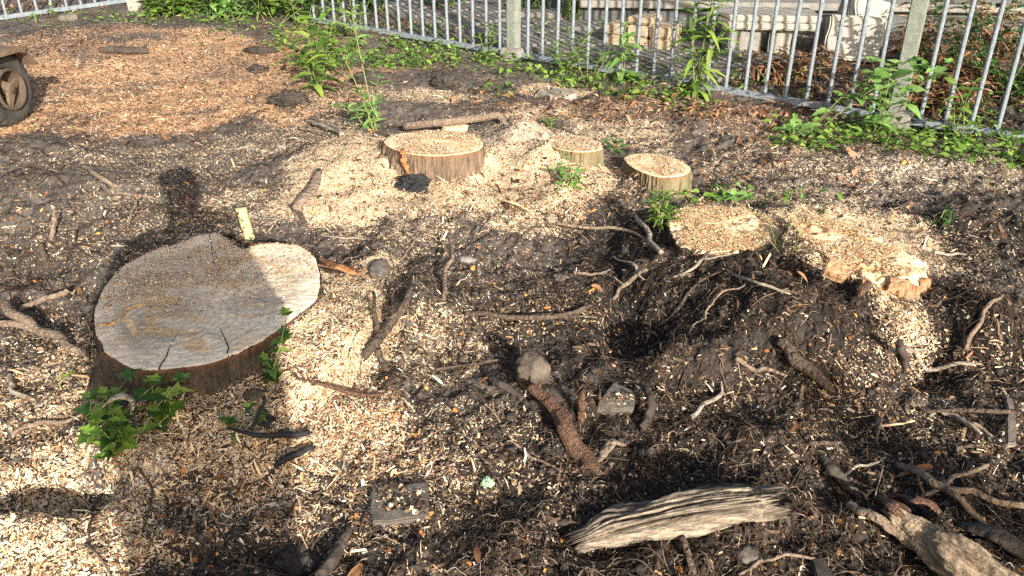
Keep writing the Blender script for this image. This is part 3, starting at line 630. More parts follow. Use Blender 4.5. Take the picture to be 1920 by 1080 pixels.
# ------------------------------------------------------------------ generic tubes
def smooth_path(pts, rad, n):
    pts = [np.array(p, float) for p in pts]; m = len(pts); out, rr = [], []
    per = max(2, n // (m - 1))
    for i in range(m - 1):
        p0 = pts[max(i - 1, 0)]; p1 = pts[i]; p2 = pts[i + 1]; p3 = pts[min(i + 2, m - 1)]
        for t in np.linspace(0, 1, per, endpoint=(i == m - 2)):
            out.append(.5 * ((2 * p1) + (-p0 + p2) * t + (2 * p0 - 5 * p1 + 4 * p2 - p3) * t * t + (-p0 + 3 * p1 - 3 * p2 + p3) * t ** 3)); rr.append(rad[i] + (rad[i + 1] - rad[i]) * t)
    return np.array(out), np.array(rr)
def tube_mesh(name, pts, rad, n=24, sides=12, bumpy=.12, seed=0, flat=1.0, cap=True, jag=0.0, freq=1.0):
    P, rr = smooth_path(pts, rad, n); K = len(P)
    if bumpy > .08:                       # gentle bends with a few sharp kinks
        _L = np.linalg.norm(P[-1] - P[0]); _q = np.random.default_rng(seed + 77); _nk = 7; _kx = np.linspace(0, K - 1, _nk)
        _am = min(.035 * _L, .8 * rr.mean() + .004)
        P = P + np.stack([np.interp(np.arange(K), _kx, (_q.random(_nk) - .5) * 2 * _am * w) for w in (1, 1, .5)], 1)
    D = np.gradient(P, axis=0); D /= np.linalg.norm(D, axis=1)[:, None] + 1e-9
    ref = np.array([0, 0, 1.0]); S_ = np.cross(D, ref); bad = np.linalg.norm(S_, axis=1) < .15; S_[bad] = np.cross(D[bad], np.array([1.0, 0, 0])); S_ /= np.linalg.norm(S_, axis=1)[:, None]; U = np.cross(S_, D)
    a = np.linspace(0, 2 * np.pi, sides, endpoint=False); A, Kk = np.meshgrid(a, np.arange(K))
    s_len = np.concatenate([[0], np.cumsum(np.linalg.norm(np.diff(P, axis=0), axis=1))]); mr = max(rr.mean(), 1e-4)
    sl = s_len[:, None] / mr + A * 0
    nz = 1 + min(bumpy, .3) * (.7 * pn(np.cos(A) * .7 + seed * 3.1 + sl * .05, np.sin(A) * .7 + sl * .04, seed % 19) + .55 * np.abs(pn(A * 2.6 * freq + 3, sl * .05 + seed, (seed + 5) % 19)) * np.abs(np.sin(A / 2)) + .3 * pn(A * .01, sl * .15 + seed, 6))
    rr2 = rr[:, None] * nz
    V = P[:, None] + (S_[:, None] * (np.cos(A) * rr2)[..., None] + U[:, None] * (np.sin(A) * rr2 * flat)[..., None])
    if jag:
        for e, sg in ((0, -1), (K - 1, 1)):
            V[e] += D[e] * (sg * jag * np.random.default_rng(seed + e).random(sides))[:, None]
    V = V.reshape(-1, 3); idx = np.arange(K * sides).reshape(K, sides); j2 = np.roll(np.arange(sides), -1)
    F4 = np.stack([idx[:-1], idx[:-1][:, j2], idx[1:][:, j2], idx[1:]], -1).reshape(-1, 4); Fl = [F4]
    if cap:
        V = np.vstack([V, P[:1], P[-1:]]); c0, c1 = K * sides, K * sides + 1
        Fl.append(np.stack([idx[0][j2], idx[0], np.full(sides, c0)], 1)); Fl.append(np.stack([idx[-1], idx[-1][j2], np.full(sides, c1)], 1))
    return npmesh(name, V, Fl, True)
def joined(name, meshes, mat, parent=None, off=None):
    Vs, F3, F4, b = [], [], [], 0
    for me in meshes:
        V = np.empty(len(me.vertices) * 3, np.float32); me.vertices.foreach_get('co', V); V = V.reshape(-1, 3); Vs.append(V)
        for p in me.polygons:
            v = [i + b for i in p.vertices]; (F3 if len(v) == 3 else F4).append(v)
        b += len(V); bpy.data.meshes.remove(me)
    V = np.vstack(Vs)
    if off is not None: V = V - np.array(off)
    return link(name, npmesh(name, V, [np.array(f) for f in (F4, F3) if len(f)], True), mat, parent)
def branch(name, label, cat, pts, mat, group=None, twigs=(), sides=12, bumpy=.16, seed=None, flat=1.0, jag=.004, n=36, tips=None):
    """pts: (px, py, lift above the ground, radius)"""
    seed = seed if seed is not None else random.randint(1, 999)
    Pp = [gp(a, b, c) for a, b, c, r in pts]; o0 = Pp[0].copy(); o0.z = H1(o0.x, o0.y)
    ms = [tube_mesh('t', [p - o0 for p in Pp], [q[3] for q in pts], n, sides, bumpy, seed, flat, jag=jag)]
    for tw in twigs: ms.append(tube_mesh('t', [gp(a, b, c) - o0 for a, b, c, r in tw], [q[3] for q in tw], 14, 7, .15, seed + 3))
    o = joined(name, ms, mat); o.location = o0; tag(o, label, cat, group); return o

# ------------------------------------------------------------------ fences
def box_bm(bm, c, s, rot=None, bevel=0.0):
    r = bmesh.ops.create_cube(bm, size=1); vs = r['verts']
    bmesh.ops.scale(bm, vec=s, verts=vs)
    if bevel:
        es = list({e for v in vs for e in v.link_edges}); rb = bmesh.ops.bevel(bm, geom=es, offset=bevel, segments=2, affect='EDGES'); vs = [v for v in rb['verts']] or vs
        vs = list({v for f in bm.faces if f.select or True for v in f.verts}) if len(bm.verts) == len(vs) else vs
    M4 = Matrix.Translation(c) @ (rot.to_4x4() if rot is not None else Matrix.Identity(4))
    bmesh.ops.transform(bm, matrix=M4, verts=vs); return vs
def bar_mesh(r, z0, z1, sides=10):
    a = np.linspace(0, 2 * np.pi, sides, endpoint=False); V = np.concatenate([np.stack([r * np.cos(a), r * np.sin(a), np.full(sides, z)], 1) for z in (z0, (z0 + z1) / 2, z1)])
    idx = np.arange(sides * 3).reshape(3, sides); j2 = np.roll(np.arange(sides), -1)
    F4 = np.stack([idx[:-1], idx[:-1][:, j2], idx[1:][:, j2], idx[1:]], -1).reshape(-1, 4)
    me = npmesh('bar', V, F4, True); me.materials.append(M['steel']); return me
FH = 1.45
BAR = bar_mesh(.0125, .015, FH - .02)
def post(parent, x, y, rot, z, big=.04, mat='postm', low=0.0):
    bm = bmesh.new(); box_bm(bm, (0, 0, (FH + .06) / 2 + .02 + low), (big * 2, big * 2, FH + .1), None, .006)
    p = bmobj('post', bm, M[mat], parent); p.location = (x, y, z); p.rotation_euler = (0, 0, rot)
    bm = bmesh.new(); box_bm(bm, (0, 0, -.04), (.17, .15, .17), None, .012)
    for v in bm.verts: v.co += Vector((mnoise.noise(v.co * 20), mnoise.noise(v.co * 23 + Vector((3, 1, 2))), 0)) * .008
    b = bmobj('concrete_footing', bm, M['concrete'], parent); b.location = (x, y, z); b.rotation_euler = (0, 0, rot + .1)
def fence_run(label, posts, spacing, zoff=.0, skip_posts=(), ends=(True, True)):
    th = thing('metal_fence', label, 'fence', (posts[0][0], posts[0][1], 0)); o = Vector((posts[0][0], posts[0][1], 0))
    for i, (x, y) in enumerate(posts):
        nx, ny = posts[min(i + 1, len(posts) - 1)]; px_, py_ = posts[max(i - 1, 0)]; a = math.atan2(ny - py_, nx - px_)
        if i not in skip_posts: post(th, x - o.x, y - o.y, a, SLOPE * y + .03)
    for i in range(len(posts) - 1):
        A = Vector((*posts[i], SLOPE * posts[i][1] + .03)); B = Vector((*posts[i + 1], SLOPE * posts[i + 1][1] + .03)); d = (B - A); L = d.length; dn = d.normalized()
        q = dn.to_track_quat('X', 'Z').to_matrix(); g0 = .05
        for nm, zz in (('bottom_rail', .0), ('top_rail', FH)):
            bm = bmesh.new(); box_bm(bm, (0, 0, 0), (L - 2 * g0, .042, .036), None, .003); bmesh.ops.subdivide_edges(bm, edges=bm.edges, cuts=2)
            r = bmobj(nm, bm, M['steel'], th); r.location = (A + B) / 2 - o + Vector((0, 0, zz)); r.rotation_euler = q.to_euler()
        nb = int(round(L / spacing)) - 1
        for k in range(1, nb + 1):
            b = bpy.data.objects.new('bar', BAR); COL.objects.link(b); b.parent = th
            b.location = A + d * (k / (nb + 1)) - o; b.rotation_euler = (random.uniform(-.008, .008), random.uniform(-.008, .008), 0)
    return th
p1 = plane_pt(963, 108); p2 = plane_pt(1676, 232); p3 = plane_pt(1915, 268)
d12 = (p2 - p1)[:2]; L12 = np.linalg.norm(d12); dr = (p3 - p2)[:2]; dr = dr / np.linalg.norm(dr)
pA = p1[:2] - d12 / L12 * 2.75 + np.array([-.08, .05]); pC = p2[:2] + dr * 2.6
fence_run('galvanised fence of round vertical bars on a low rail, running along the right side', [tuple(pA), tuple(p1[:2]), tuple(p2[:2]), tuple(pC)], .128)
l0 = plane_pt(-250, 75)[:2]; l1 = plane_pt(255, 4)[:2]; lp = plane_pt(257, 20)[:2]
fence_run('short galvanised fence run at the top left corner behind the mulch', [tuple(l0), tuple(l1)], .135, skip_posts=(1,))
th = thing('fence_post', 'pale rough concrete post at the corner between the two fences', 'post', (lp[0], lp[1], 0))
bm = bmesh.new(); box_bm(bm, (0, 0, .6), (.12, .10, 1.6), None, .012); bmesh.ops.subdivide_edges(bm, edges=bm.edges, cuts=6, use_grid_fill=True)
for v in bm.verts: v.co += Vector([mnoise.noise(v.co * 14 + Vector((k, 0, 0))) for k in (1, 9, 17)]) * .008
o = bmobj('shaft', bm, M['concretepale'], th); o.location = (0, 0, SLOPE * lp[1] + .05) 

# ------------------------------------------------------------------ masonry behind the fence
def rough_box(name, size, mat, parent=None, cuts=5, amp=.008, bevel=.01, fq=9, seed=0):
    bm = bmesh.new(); box_bm(bm, (0, 0, size[2] / 2), size, None, bevel); bmesh.ops.subdivide_edges(bm, edges=bm.edges, cuts=cuts, use_grid_fill=True)
    sv = Vector((seed * 3.7, seed * 1.3, seed))
    for v in bm.verts: v.co += Vector((mnoise.noise(v.co * fq + sv), mnoise.noise(v.co * fq + sv + Vector((5, 5, 5))), mnoise.noise(v.co * fq + sv + Vector((9, 2, 4))))) * amp
    return bmobj(name, bm, M[mat], parent)
def put(o, px, py, rotz=0, lift=0.0, tilt=(0, 0)):
    p = gp(px, py); o.location = (p.x, p.y, p.z + lift); o.rotation_euler = (tilt[0], tilt[1], rotz); return o
fa = math.atan2(d12[1], d12[0])
# rendered wall
wa, wb = plane_pt(1085, 45), plane_pt(1900, 62)
wv = Vector((wb - wa)); wl = 9.0; wdir = math.atan2(wv.y, wv.x)
th = thing('garden_wall', 'grey rendered wall behind the fence and the concrete slabs', 'wall', (wa[0], wa[1], 0), wdir)
bm = bmesh.new(); box_bm(bm, (wl / 2, .12, 1.05), (wl, .22, 2.2), None, .01); bmesh.ops.subdivide_edges(bm, edges=bm.edges, cuts=14, use_grid_fill=True)
for v in bm.verts: v.co += Vector((0, mnoise.noise(v.co * 2.5) * .012, 0))
o = bmobj('wall_body', bm, M['wall'], th); o.location = (0, 0, SLOPE * wa[1] - .2)
bm = bmesh.new(); box_bm(bm, (wl / 2, -.03, .03), (wl, .1, .06), None, .006)
o = bmobj('plinth', bm, M['concrete'], th); o.location = (0, 0, SLOPE * wa[1] + .15)
# paving
def paving():
    a = plane_pt(600, 5); b = plane_pt(1290, 195)
    th = tag(bpy.data.objects.new('path', None), kind='structure'); COL.objects.link(th)
    bm = bmesh.new(); d = Vector((b - a)); d.z = 0; L = d.length; dn = d.normalized(); nn = Vector((-dn.y, dn.x, 0)); r = random.Random(5)
    for i in range(int(L / .31) + 2):
        for j in range(4):
            c = Vector(a) + dn * (i * .31 - .3) + nn * (.34 + j * .31); c.z = SLOPE * c.y + .012 + r.uniform(-.004, .004)
            rot = Matrix.Rotation(math.atan2(dn.y, dn.x), 3, 'Z') @ Matrix.Rotation(r.uniform(-.01, .01), 3, 'Y')
            box_bm(bm, c, (.3, .3, .05), rot, 0)
    o = bmobj('paving', bm, M['paving'], th); o['kind'] = 'structure'
paving()
th = thing('slab_stack', 'two grey paving slabs lying flat on a block against the wall', 'concrete slabs', (0, 0, 0)); put(th, 1428, 100, -.18)
th.rotation_euler = (0, 0, -.16)
o = rough_box('support_block', (.26, .22, .19), 'concrete', th, seed=2); o.location = (-.16, .05, 0); o.rotation_euler = (0, 0, .1)
o = rough_box('support_block', (.16, .22, .19), 'concretepale', th, seed=5); o.location = (.12, .07, 0)
o = rough_box('slab', (.70, .5, .05), 'slabtop', th, seed=3, amp=.003); o.location = (.02, .12, .19)
o = rough_box('slab', (.76, .5, .05), 'slabtop', th, seed=4, amp=.003); o.location = (.0, .13, .243); o.rotation_euler = (0, 0, .03)
for (px, py, s, rz, tl, sd_, lb) in [(1590, 112, (.40, .16, .33), -.25, (-.40, .06), 7, 'broken lump of concrete with a speckled edge, leaning on the wall right of the slabs')]:
    o = rough_box('concrete_block', s, 'slabtop', None, 8, .022, .015, 7, sd_); put(o, px, py, rz, -.02, tl); tag(o, lb, 'concrete block')
o = rough_box('concrete_block', (.36, .22, .34), 'slabtop', None, 8, .03, .015, 8, 19); put(o, 1610, 84, .3, 0, (-.1, .1)); tag(o, 'grey rough concrete lump behind the speckled broken one', 'concrete block')
th = thing('brick_stack', 'cream sandstone blocks stacked two high behind the fence bars', 'blocks', (0, 0, 0)); put(th, 1205, 86, -.5)
for i in range(2):
    for j in range(3):
        o = rough_box('block', (.17, .30, .085), 'brick', th, 3, .008, .012, 12, i * 3 + j + 30); o.location = ((j - 1) * .176, 0, i * .088); o.rotation_euler = (0, 0, random.uniform(-.03, .03))
o = rough_box('block', (.2, .28, .05), 'brick', th, 3, .008, .012, 12, 44); o.location = (.0, .02, .177)
o = rough_box('kerb_stone', (.42, .12, .07), 'concrete', None, 4, .008); put(o, 1120, 66, -.35); tag(o, 'grey kerb stone lying left of the cream blocks', 'kerb stone')
o = rough_box('kerb_stone', (.16, .10, .05), 'slab', None, 4, .010, seed=8); put(o, 128, 38, .55); tag(o, 'pale concrete edging under the top left fence', 'kerb stone')
o = rough_box('flat_slab', (.5, .35, .05), 'paving', None, 4, .006, seed=9); put(o, 1010, 30, -.3); tag(o, 'flat paving stone lying in the shade by the boxwood', 'slab')

# ------------------------------------------------------------------ wheeled trailer at the left edge
def torus_part(name, R0, r0, wdt, mat, parent, lugs=0):
    n, m = 96, 20; V = []
    for i in range(n):
        a = 2 * math.pi * i / n
        for j in range(m):
            b = 2 * math.pi * j / m; cb, sb = math.cos(b), math.sin(b)
            pr = abs(cb) ** .7 * (1 if cb > 0 else -1); ps = abs(sb) ** .7 * (1 if sb > 0 else -1)
            rr = R0 + r0 * pr; yy = wdt * ps
            if lugs and cb > .45:
                k = math.sin(lugs * a + (1.5 if yy > 0 else 0) + yy * 30); rr += .006 if k > 0 else -.006
            V.append((rr * math.cos(a), yy, rr * math.sin(a)))
    idx = np.arange(n * m).reshape(n, m); i2 = np.roll(np.arange(n), -1); j2 = np.roll(np.arange(m), -1)
    F4 = np.stack([idx, idx[:, j2], idx[i2][:, j2], idx[i2]], -1).reshape(-1, 4)
    return link(name, npmesh(name, V, F4, True), mat, parent)
def lathe(name, prof, mat, parent, n=48):
    V = []; K = len(prof)
    for i in range(n):
        a = 2 * math.pi * i / n
        for (r_, y_) in prof: V.append((r_ * math.cos(a), y_, r_ * math.sin(a)))
    idx = np.arange(n * K).reshape(n, K); i2 = np.roll(np.arange(n), -1)
    F4 = np.stack([idx[:, :-1], idx[:, 1:], idx[i2][:, 1:], idx[i2][:, :-1]], -1).reshape(-1, 4)
    return link(name, npmesh(name, V, F4, True), mat, parent)
wp = gp(24, 230); WR = .205
tr = thing('trailer', 'rusty trailer with a lugged dusty wheel under a brown mudguard, at the left edge', 'trailer', (wp.x, wp.y, wp.z), R(84))
wh = bpy.data.objects.new('wheel', None); COL.objects.link(wh); wh.parent = tr; wh.location = (0, 0, WR - .012)
torus_part('tyre', .158, .048, .042, M['rubber'], wh, 26)
lathe('rim', [(.118, -.045), (.112, -.060), (.103, -.058), (.098, -.010), (.06, .010), (.03, .010), (.0, .010)], M['rim'], wh)
lathe('hub', [(.0, -.062), (.018, -.062), (.024, -.056), (.030, .0)], M['rim'], wh)
for a in (R(100), R(220), R(340)):
    bm = bmesh.new(); vs = [bm.verts.new(v) for v in ((.015, -.052, -.026), (.015, -.052, .026), (.100, -.034, .012), (.100, -.034, -.012), (.015, -.03, -.026), (.015, -.03, .026), (.100, -.018, .012), (.100, -.018, -.012))]
    for f in ((0, 3, 2, 1), (4, 5, 6, 7), (0, 1, 5, 4), (1, 2, 6, 5), (2, 3, 7, 6), (3, 0, 4, 7)): bm.faces.new([vs[k] for k in f])
    o = bmobj('rim_spoke', bm, M['rust'], wh); o.rotation_euler = (0, a, 0)
# mudguard: bent sheet with a flat top and a sloping end
bm = bmesh.new(); prof = [(-.9, .225), (.07, .225), (.12, .205), (.215, .10)]
t_ = .006
for k in range(len(prof) - 1):
    (x0, z0), (x1, z1) = prof[k], prof[k + 1]; dx, dz = x1 - x0, z1 - z0; L = math.hypot(dx, dz); nx, nz = -dz / L * t_, dx / L * t_
    vs = [bm.verts.new(v) for v in ((x0, -.10, z0), (x1, -.10, z1), (x1, .16, z1), (x0, .16, z0), (x0 + nx, -.10, z0 + nz), (x1 + nx, -.10, z1 + nz), (x1 + nx, .16, z1 + nz), (x0 + nx, .16, z0 + nz))]
    for f in ((0, 3, 2, 1), (4, 5, 6, 7), (0, 1, 5, 4), (1, 2, 6, 5), (2, 3, 7, 6), (3, 0, 4, 7)): bm.faces.new([vs[i] for i in f])
o = bmobj('mudguard', bm, M['rust'], tr); o.location = (0, 0, WR - .015)
bm = bmesh.new(); vs = [bm.verts.new(v) for v in ((-.9, -.104, .229), (.072, -.104, .229), (.122, -.104, .209), (.11, -.104, .185), (.06, -.104, .200), (-.9, -.104, .200))]; bm.faces.new(vs)
r_ = bmesh.ops.extrude_face_region(bm, geom=bm.faces[:]); bmesh.ops.translate(bm, vec=(0, -.006, 0), verts=[v for v in r_['geom'] if isinstance(v, bmesh.types.BMVert)])
bmesh.ops.recalc_face_normals(bm, faces=bm.faces); o = bmobj('mudguard_lip', bm, M['rust'], tr); o.location = (0, 0, WR - .015)
bm = bmesh.new(); box_bm(bm, (-1.2, .85, .35), (1.0, .8, .25), None, .02); o = bmobj('body', bm, M['rust'], tr)
bm = bmesh.new(); box_bm(bm, (0, .09, WR), (.04, .16, .04), None, .004); o = bmobj('axle', bm, M['rim'], tr)

# ------------------------------------------------------------------ named pieces lying on the ground
# yellow tube stump and peg
tp = gp(470, 447, 0.0); tt = Vector((tp.x - .025, tp.y - .02, tp.z + .145))
th = thing('marker_tube', 'short pale yellow tube with chipped dark patches standing behind the large stump', 'tube', tp)
P0, P1 = Vector((0, 0, -.03)), Vector((-.028, .02, .125))
o = link('tube_wall', tube_mesh('tube_wall', [P0, (P0 + P1) / 2, P1], [.0215, .0215, .0215], 10, 20, .02, 3, cap=False), M['yellow'], th)
o = link('tube_inside', tube_mesh('tube_inside', [P0, (P0 + P1) / 2, P1 + Vector((0, 0, -.001))], [.0185] * 3, 10, 20, .0, 3, cap=False), M['yellow'], th)
a_ = P1; lid = []
ringo = link('tube_rim', tube_mesh('tube_rim', [a_ - Vector((0, 0, .012)), a_ + Vector((0, 0, .002))], [.0228, .0228], 4, 20, .0, 1), M['yellow'], th)
# chipped paint: dark flecks through the shader
yy = NT('chipped_yellow_tube'); co = yy.coord('Object'); n_ = yy.noise(co, 38, 5, .7)
yy.col(yy.mix(yy.ramp(n_, [(.55, 0), (.59, 1)]), yy.ramp(yy.noise(co, 60, 3), [(.3, (.36, .34, .15)), (.7, (.48, .46, .24))]), (.06, .05, .03)))
for c_ in th.children: c_.data.materials[0] = yy.m
branch('wooden_peg', 'short broken stick standing upright beside the yellow tube', 'stick', [(432, 440, -.01, .014), (431, 438, .05, .013), (430, 436, .10, .011)], M['twig'])
zc0 = STUMPS[0][0][2]; c00 = STUMPS[0][0]
def on_cut(px, py, lift=0):
    d = ray(px, py); t = (zc0 + lift - CAM_H) / d[2]; p = np.array([0, 0, CAM_H]) + t * d; return (p[0] - c00[0], p[1] - c00[1], p[2])
link('torn_hinge', tube_mesh('torn_hinge', [on_cut(a, b, .002) for a, b in HINGE], [.003, .006, .007, .008, .007, .004], 40, 10, .3, 5, flat=.8, jag=.004), M['tornwood'], s0)
for _q in ([(395, 437), (398, 470), (404, 500)], [(560, 588), (520, 575), (480, 560)], [(430, 668), (425, 640), (412, 615)], [(300, 692), (318, 655), (330, 630)]):
    link('crack', tube_mesh('crack', [on_cut(a, b, .0005) for a, b in _q], [.0022, .0016, .0005], 16, 6, .3, 6, flat=.5), M['barkdark'], s0)
# branches and roots  (px, py, lift, radius)
B_ = lambda *a, **k: branch(*a, **k)
B_('branch', 'thick bent brown branch lying behind the ridged stump, hooked at its right end', 'branch', [(765, 240, .05, .020), (820, 232, .055, .022), (880, 224, .06, .022), (935, 216, .05, .021), (952, 238, .0, .018)], M['twigpale'], twigs=([(830, 236, .03, .005), (870, 246, .03, .004), (912, 252, .02, .003)],))
B_('branch', 'dark log end lying on the mulch, top left, near the trailer', 'branch', [(186, 93, .02, .024), (225, 93, .035, .028), (276, 96, .03, .026)], M['barkdark'])
B_('root', 'forked brown root lying across the wood chips right of the large stump', 'root', [(684, 672, .02, .013), (705, 645, .04, .018), (728, 610, .06, .016), (750, 578, .07, .013), (765, 545, .05, .009)], M['twig'],
   twigs=([(712, 648, .03, .012), (706, 610, .04, .009), (696, 570, .04, .006), (700, 545, .03, .004)], [(708, 655, .02, .012), (716, 680, .02, .010), (728, 700, .0, .009)]))
B_('root', 'wavy thin root standing up from the root clump', 'root', [(832, 568, .0, .009), (832, 535, .03, .008), (838, 505, .05, .008), (847, 478, .06, .007), (842, 442, .07, .006)], M['twigpale'])
B_('root', 'long dark root bowed along the trench left of the pit', 'root', [(870, 585, .02, .007), (930, 592, .03, .010), (1000, 596, .03, .010), (1060, 588, .03, .009), (1105, 572, .03, .006)], M['twig'], twigs=([(960, 596, .02, .004), (1010, 590, .03, .004), (1080, 592, .03, .003)],))
B_('branch', 'grey forked branch entering from the left edge beside the large stump', 'branch', [(160, 662, .01, .011), (120, 642, .03, .014), (75, 620, .05, .015), (35, 590, .07, .015), (8, 570, .06, .016)], M['twigpale'], twigs=([(70, 618, .045, .012), (30, 608, .05, .012), (-20, 606, .04, .012)],))
B_('branch', 'straight pale stick with a cut end, left of the large stump', 'stick', [(38, 578, .02, .010), (85, 560, .045, .010), (130, 545, .06, .0095)], M['twigpale'])
B_('root', 'red brown root log with shredded top end lying right of centre', 'root', [(1106, 880, .01, .023), (1088, 850, .02, .026), (1060, 805, .035, .024), (1035, 765, .05, .020), (1003, 727, .06, .014)], M['redwood'], jag=.03, bumpy=.22,
   twigs=([(1055, 800, .07, .004), (1063, 785, .09, .003), (1075, 775, .10, .001)], [(1003, 730, .06, .012), (985, 722, .05, .006), (965, 718, .04, .003)], [(1010, 732, .06, .008), (1014, 715, .09, .003)], [(1030, 765, .09, .003), (1048, 745, .11, .0015)]))
B_('stick', 'short split stick standing beside the red brown root log', 'stick', [(1090, 790, .0, .011), (1090, 765, .05, .010), (1092, 742, .09, .009)], M['redwood'], jag=.02, twigs=([(1090, 760, .06, .003), (1106, 755, .07, .001)],))
B_('root', 'dark curved root hooked over beside the wedge shaped stone', 'root', [(1205, 800, .01, .012), (1218, 775, .03, .013), (1216, 745, .06, .012), (1204, 722, .04, .009)], M['barkdark'])
B_('root', 'thin root loop left of the wedge shaped stone', 'root', [(1120, 725, .01, .004), (1125, 745, .03, .005), (1130, 770, .01, .004)], M['twig'])
B_('branch', 'pale thin branch with a fork crossing the lower right corner', 'branch', [(1690, 875, .03, .009), (1740, 895, .05, .010), (1790, 915, .05, .009), (1850, 930, .04, .008), (1925, 948, .03, .008)], M['twigpale'], twigs=([(1770, 905, .05, .007), (1800, 935, .04, .008), (1850, 985, .02, .007), (1925, 1040, .0, .005)],))
B_('stick', 'thin grey stick leaning across the pale forked branch', 'stick', [(1730, 930, .02, .005), (1790, 895, .05, .006), (1850, 872, .03, .005)], M['twigpale'])
B_('stick', 'slim curved twig rising behind the pale forked branch', 'stick', [(1706, 838, .04, .003), (1718, 890, .05, .0045), (1728, 925, .03, .004)], M['twig'])
B_('branch', 'long straight thin rod lying level near the right edge', 'branch', [(1735, 768, .02, .004), (1830, 772, .03, .007), (1925, 772, .03, .007)], M['twig'])
B_('root', 'dark buried root running down past the small crater', 'root', [(1530, 850, .0, .008), (1560, 880, .03, .016), (1590, 912, .03, .014), (1610, 935, .0, .008)], M['barkdark'])
B_('root', 'thick dark root sloping down from the right hand root mound', 'root', [(1465, 640, .03, .016), (1490, 675, .04, .020), (1530, 705, .03, .018), (1560, 735, .0, .010)], M['twig'])
B_('root', 'upright split twig standing in the soil below the root mound', 'root', [(1500, 755, .0, .006), (1502, 738, .04, .007), (1504, 722, .06, .006)], M['twig'])
B_('root', 'pale root knuckle standing up right of the sawdust slope', 'root', [(1698, 690, .0, .012), (1693, 668, .05, .012), (1686, 650, .08, .014), (1684, 640, .10, .011)], M['barkdark'])
B_('stick', 'bleached forked stick lying in front of the low wide stump', 'stick', [(1262, 520, .03, .004), (1300, 500, .05, .006), (1340, 470, .05, .006), (1372, 445, .04, .004)], M['weathered'], twigs=([(1320, 488, .05, .004), (1350, 480, .05, .003), (1385, 470, .05, .002)],))
B_('stick', 'thin bleached stick crossing the rim of the root pit', 'stick', [(1375, 512, .05, .004), (1420, 530, .06, .005), (1475, 548, .05, .003)], M['weathered'])
B_('stick', 'curved twig hanging over the left face of the root mound', 'stick', [(1322, 598, .02, .003), (1335, 570, .06, .004), (1360, 545, .07, .003), (1400, 535, .04, .002)], M['twigpale'])
B_('branch', 'greenish grey broken branch lying in the weeds left of the low wide stump', 'branch', [(1192, 408, .04, .008), (1215, 440, .04, .011), (1235, 475, .03, .010)], M['weathered'])
B_('branch', 'brown branch lying across the top of the pit', 'branch', [(1040, 420, .03, .005), (1110, 428, .04, .007), (1180, 432, .03, .006), (1240, 470, .01, .004)], M['twigpale'])
B_('stick', 'peeled light brown stick slanting into the pit', 'stick', [(1148, 560, .0, .006), (1175, 530, .05, .008), (1212, 503, .05, .007)], M['twigpale'], twigs=([(1170, 535, .05, .003), (1150, 518, .06, .002)],))
B_('bark_strip', 'white curled bark strip at the pit edge', 'bark', [(1148, 482, .02, .003), (1180, 492, .05, .008), (1200, 515, .04, .007), (1210, 522, .02, .002)], M['weathered'], flat=.35)
B_('bark_strip', 'reddish flat strip of bark beside the right lobe of the large stump', 'bark', [(600, 482, .03, .008), (630, 497, .045, .022), (660, 508, .04, .016), (684, 518, .02, .004)], M['orange'], flat=.35, jag=.02)
B_('bark_strip', 'dark curved bark piece lying on the soil left of the hooked root', 'bark', [(545, 385, .03, .010), (560, 400, .03, .012), (575, 425, .0, .008)], M['twig'], flat=.5)
B_('root', 'broad torn root slab sloping down from the sawdust mound left of the ridged stump', 'root', [(598, 322, .08, .014), (580, 355, .06, .026), (562, 385, .04, .024), (555, 415, .0, .012)], M['twigpale'], flat=.6, jag=.02)
B_('stick', 'pale stick with a broken tip standing in the soil at the left', 'stick', [(97, 450, .0, .009), (100, 425, .05, .010), (103, 394, .08, .004)], M['twigpale'], jag=.015)
B_('root', 'short dark root stub leaning at the left beside a hole', 'root', [(90, 498, .0, .012), (82, 478, .03, .014), (76, 458, .05, .009)], M['twig'])
B_('root', 'splintered brown root with long fibres on the left soil mound', 'root', [(215, 362, .03, .007), (262, 366, .05, .008), (300, 376, .03, .002)], M['twigpale'], twigs=([(262, 366, .05, .008), (245, 400, .04, .006), (238, 432, .02, .003)], [(225, 385, .03, .003), (250, 405, .04, .004)]))
B_('root', 'thin root arching across the far left soil', 'root', [(0, 330, .03, .004), (45, 310, .05, .005), (90, 320, .04, .004), (115, 345, .02, .003)], M['twig'])
B_('stick', 'buried grey stick on the left mound, pointing to the shadow of the head', 'stick', [(155, 312, .02, .010), (190, 332, .03, .011), (222, 350, .01, .007)], M['twigpale'])
B_('root', 'slender dark twig on the soil above the head shadow', 'root', [(388, 318, .01, .004), (420, 342, .03, .005), (485, 352, .02, .005), (555, 345, .02, .003)], M['twig'])
B_('bark_strip', 'splintered yellow wood slivers lying behind the sapling', 'bark', [(575, 225, .02, .010), (605, 236, .05, .018), (645, 250, .04, .012)], M['weathered'], flat=.5, jag=.04, twigs=([(585, 220, .04, .005), (640, 243, .06, .004)], [(560, 240, .03, .006), (620, 250, .04, .004)]))
B_('bark_strip', 'single pale curved leaf like shaving lying on the chips below the ridged stump', 'shaving', [(935, 374, .02, .003), (962, 380, .03, .012), (992, 396, .02, .004)], M['cutpale'], flat=.25)
B_('bark_strip', 'curved orange shaving of root bark right of the red brown log', 'bark', [(1122, 862, .01, .012), (1135, 845, .03, .015), (1150, 828, .04, .013), (1168, 832, .03, .008)], M['twigpale'], flat=.5)
B_('bark_strip', 'curled cream bark scroll at the foot of the large stump above the ivy', 'bark', [(190, 765, .09, .006), (205, 752, .12, .012), (228, 742, .13, .014), (250, 755, .10, .012), (240, 782, .06, .005)], M['weathered'], flat=.4, sides=14)
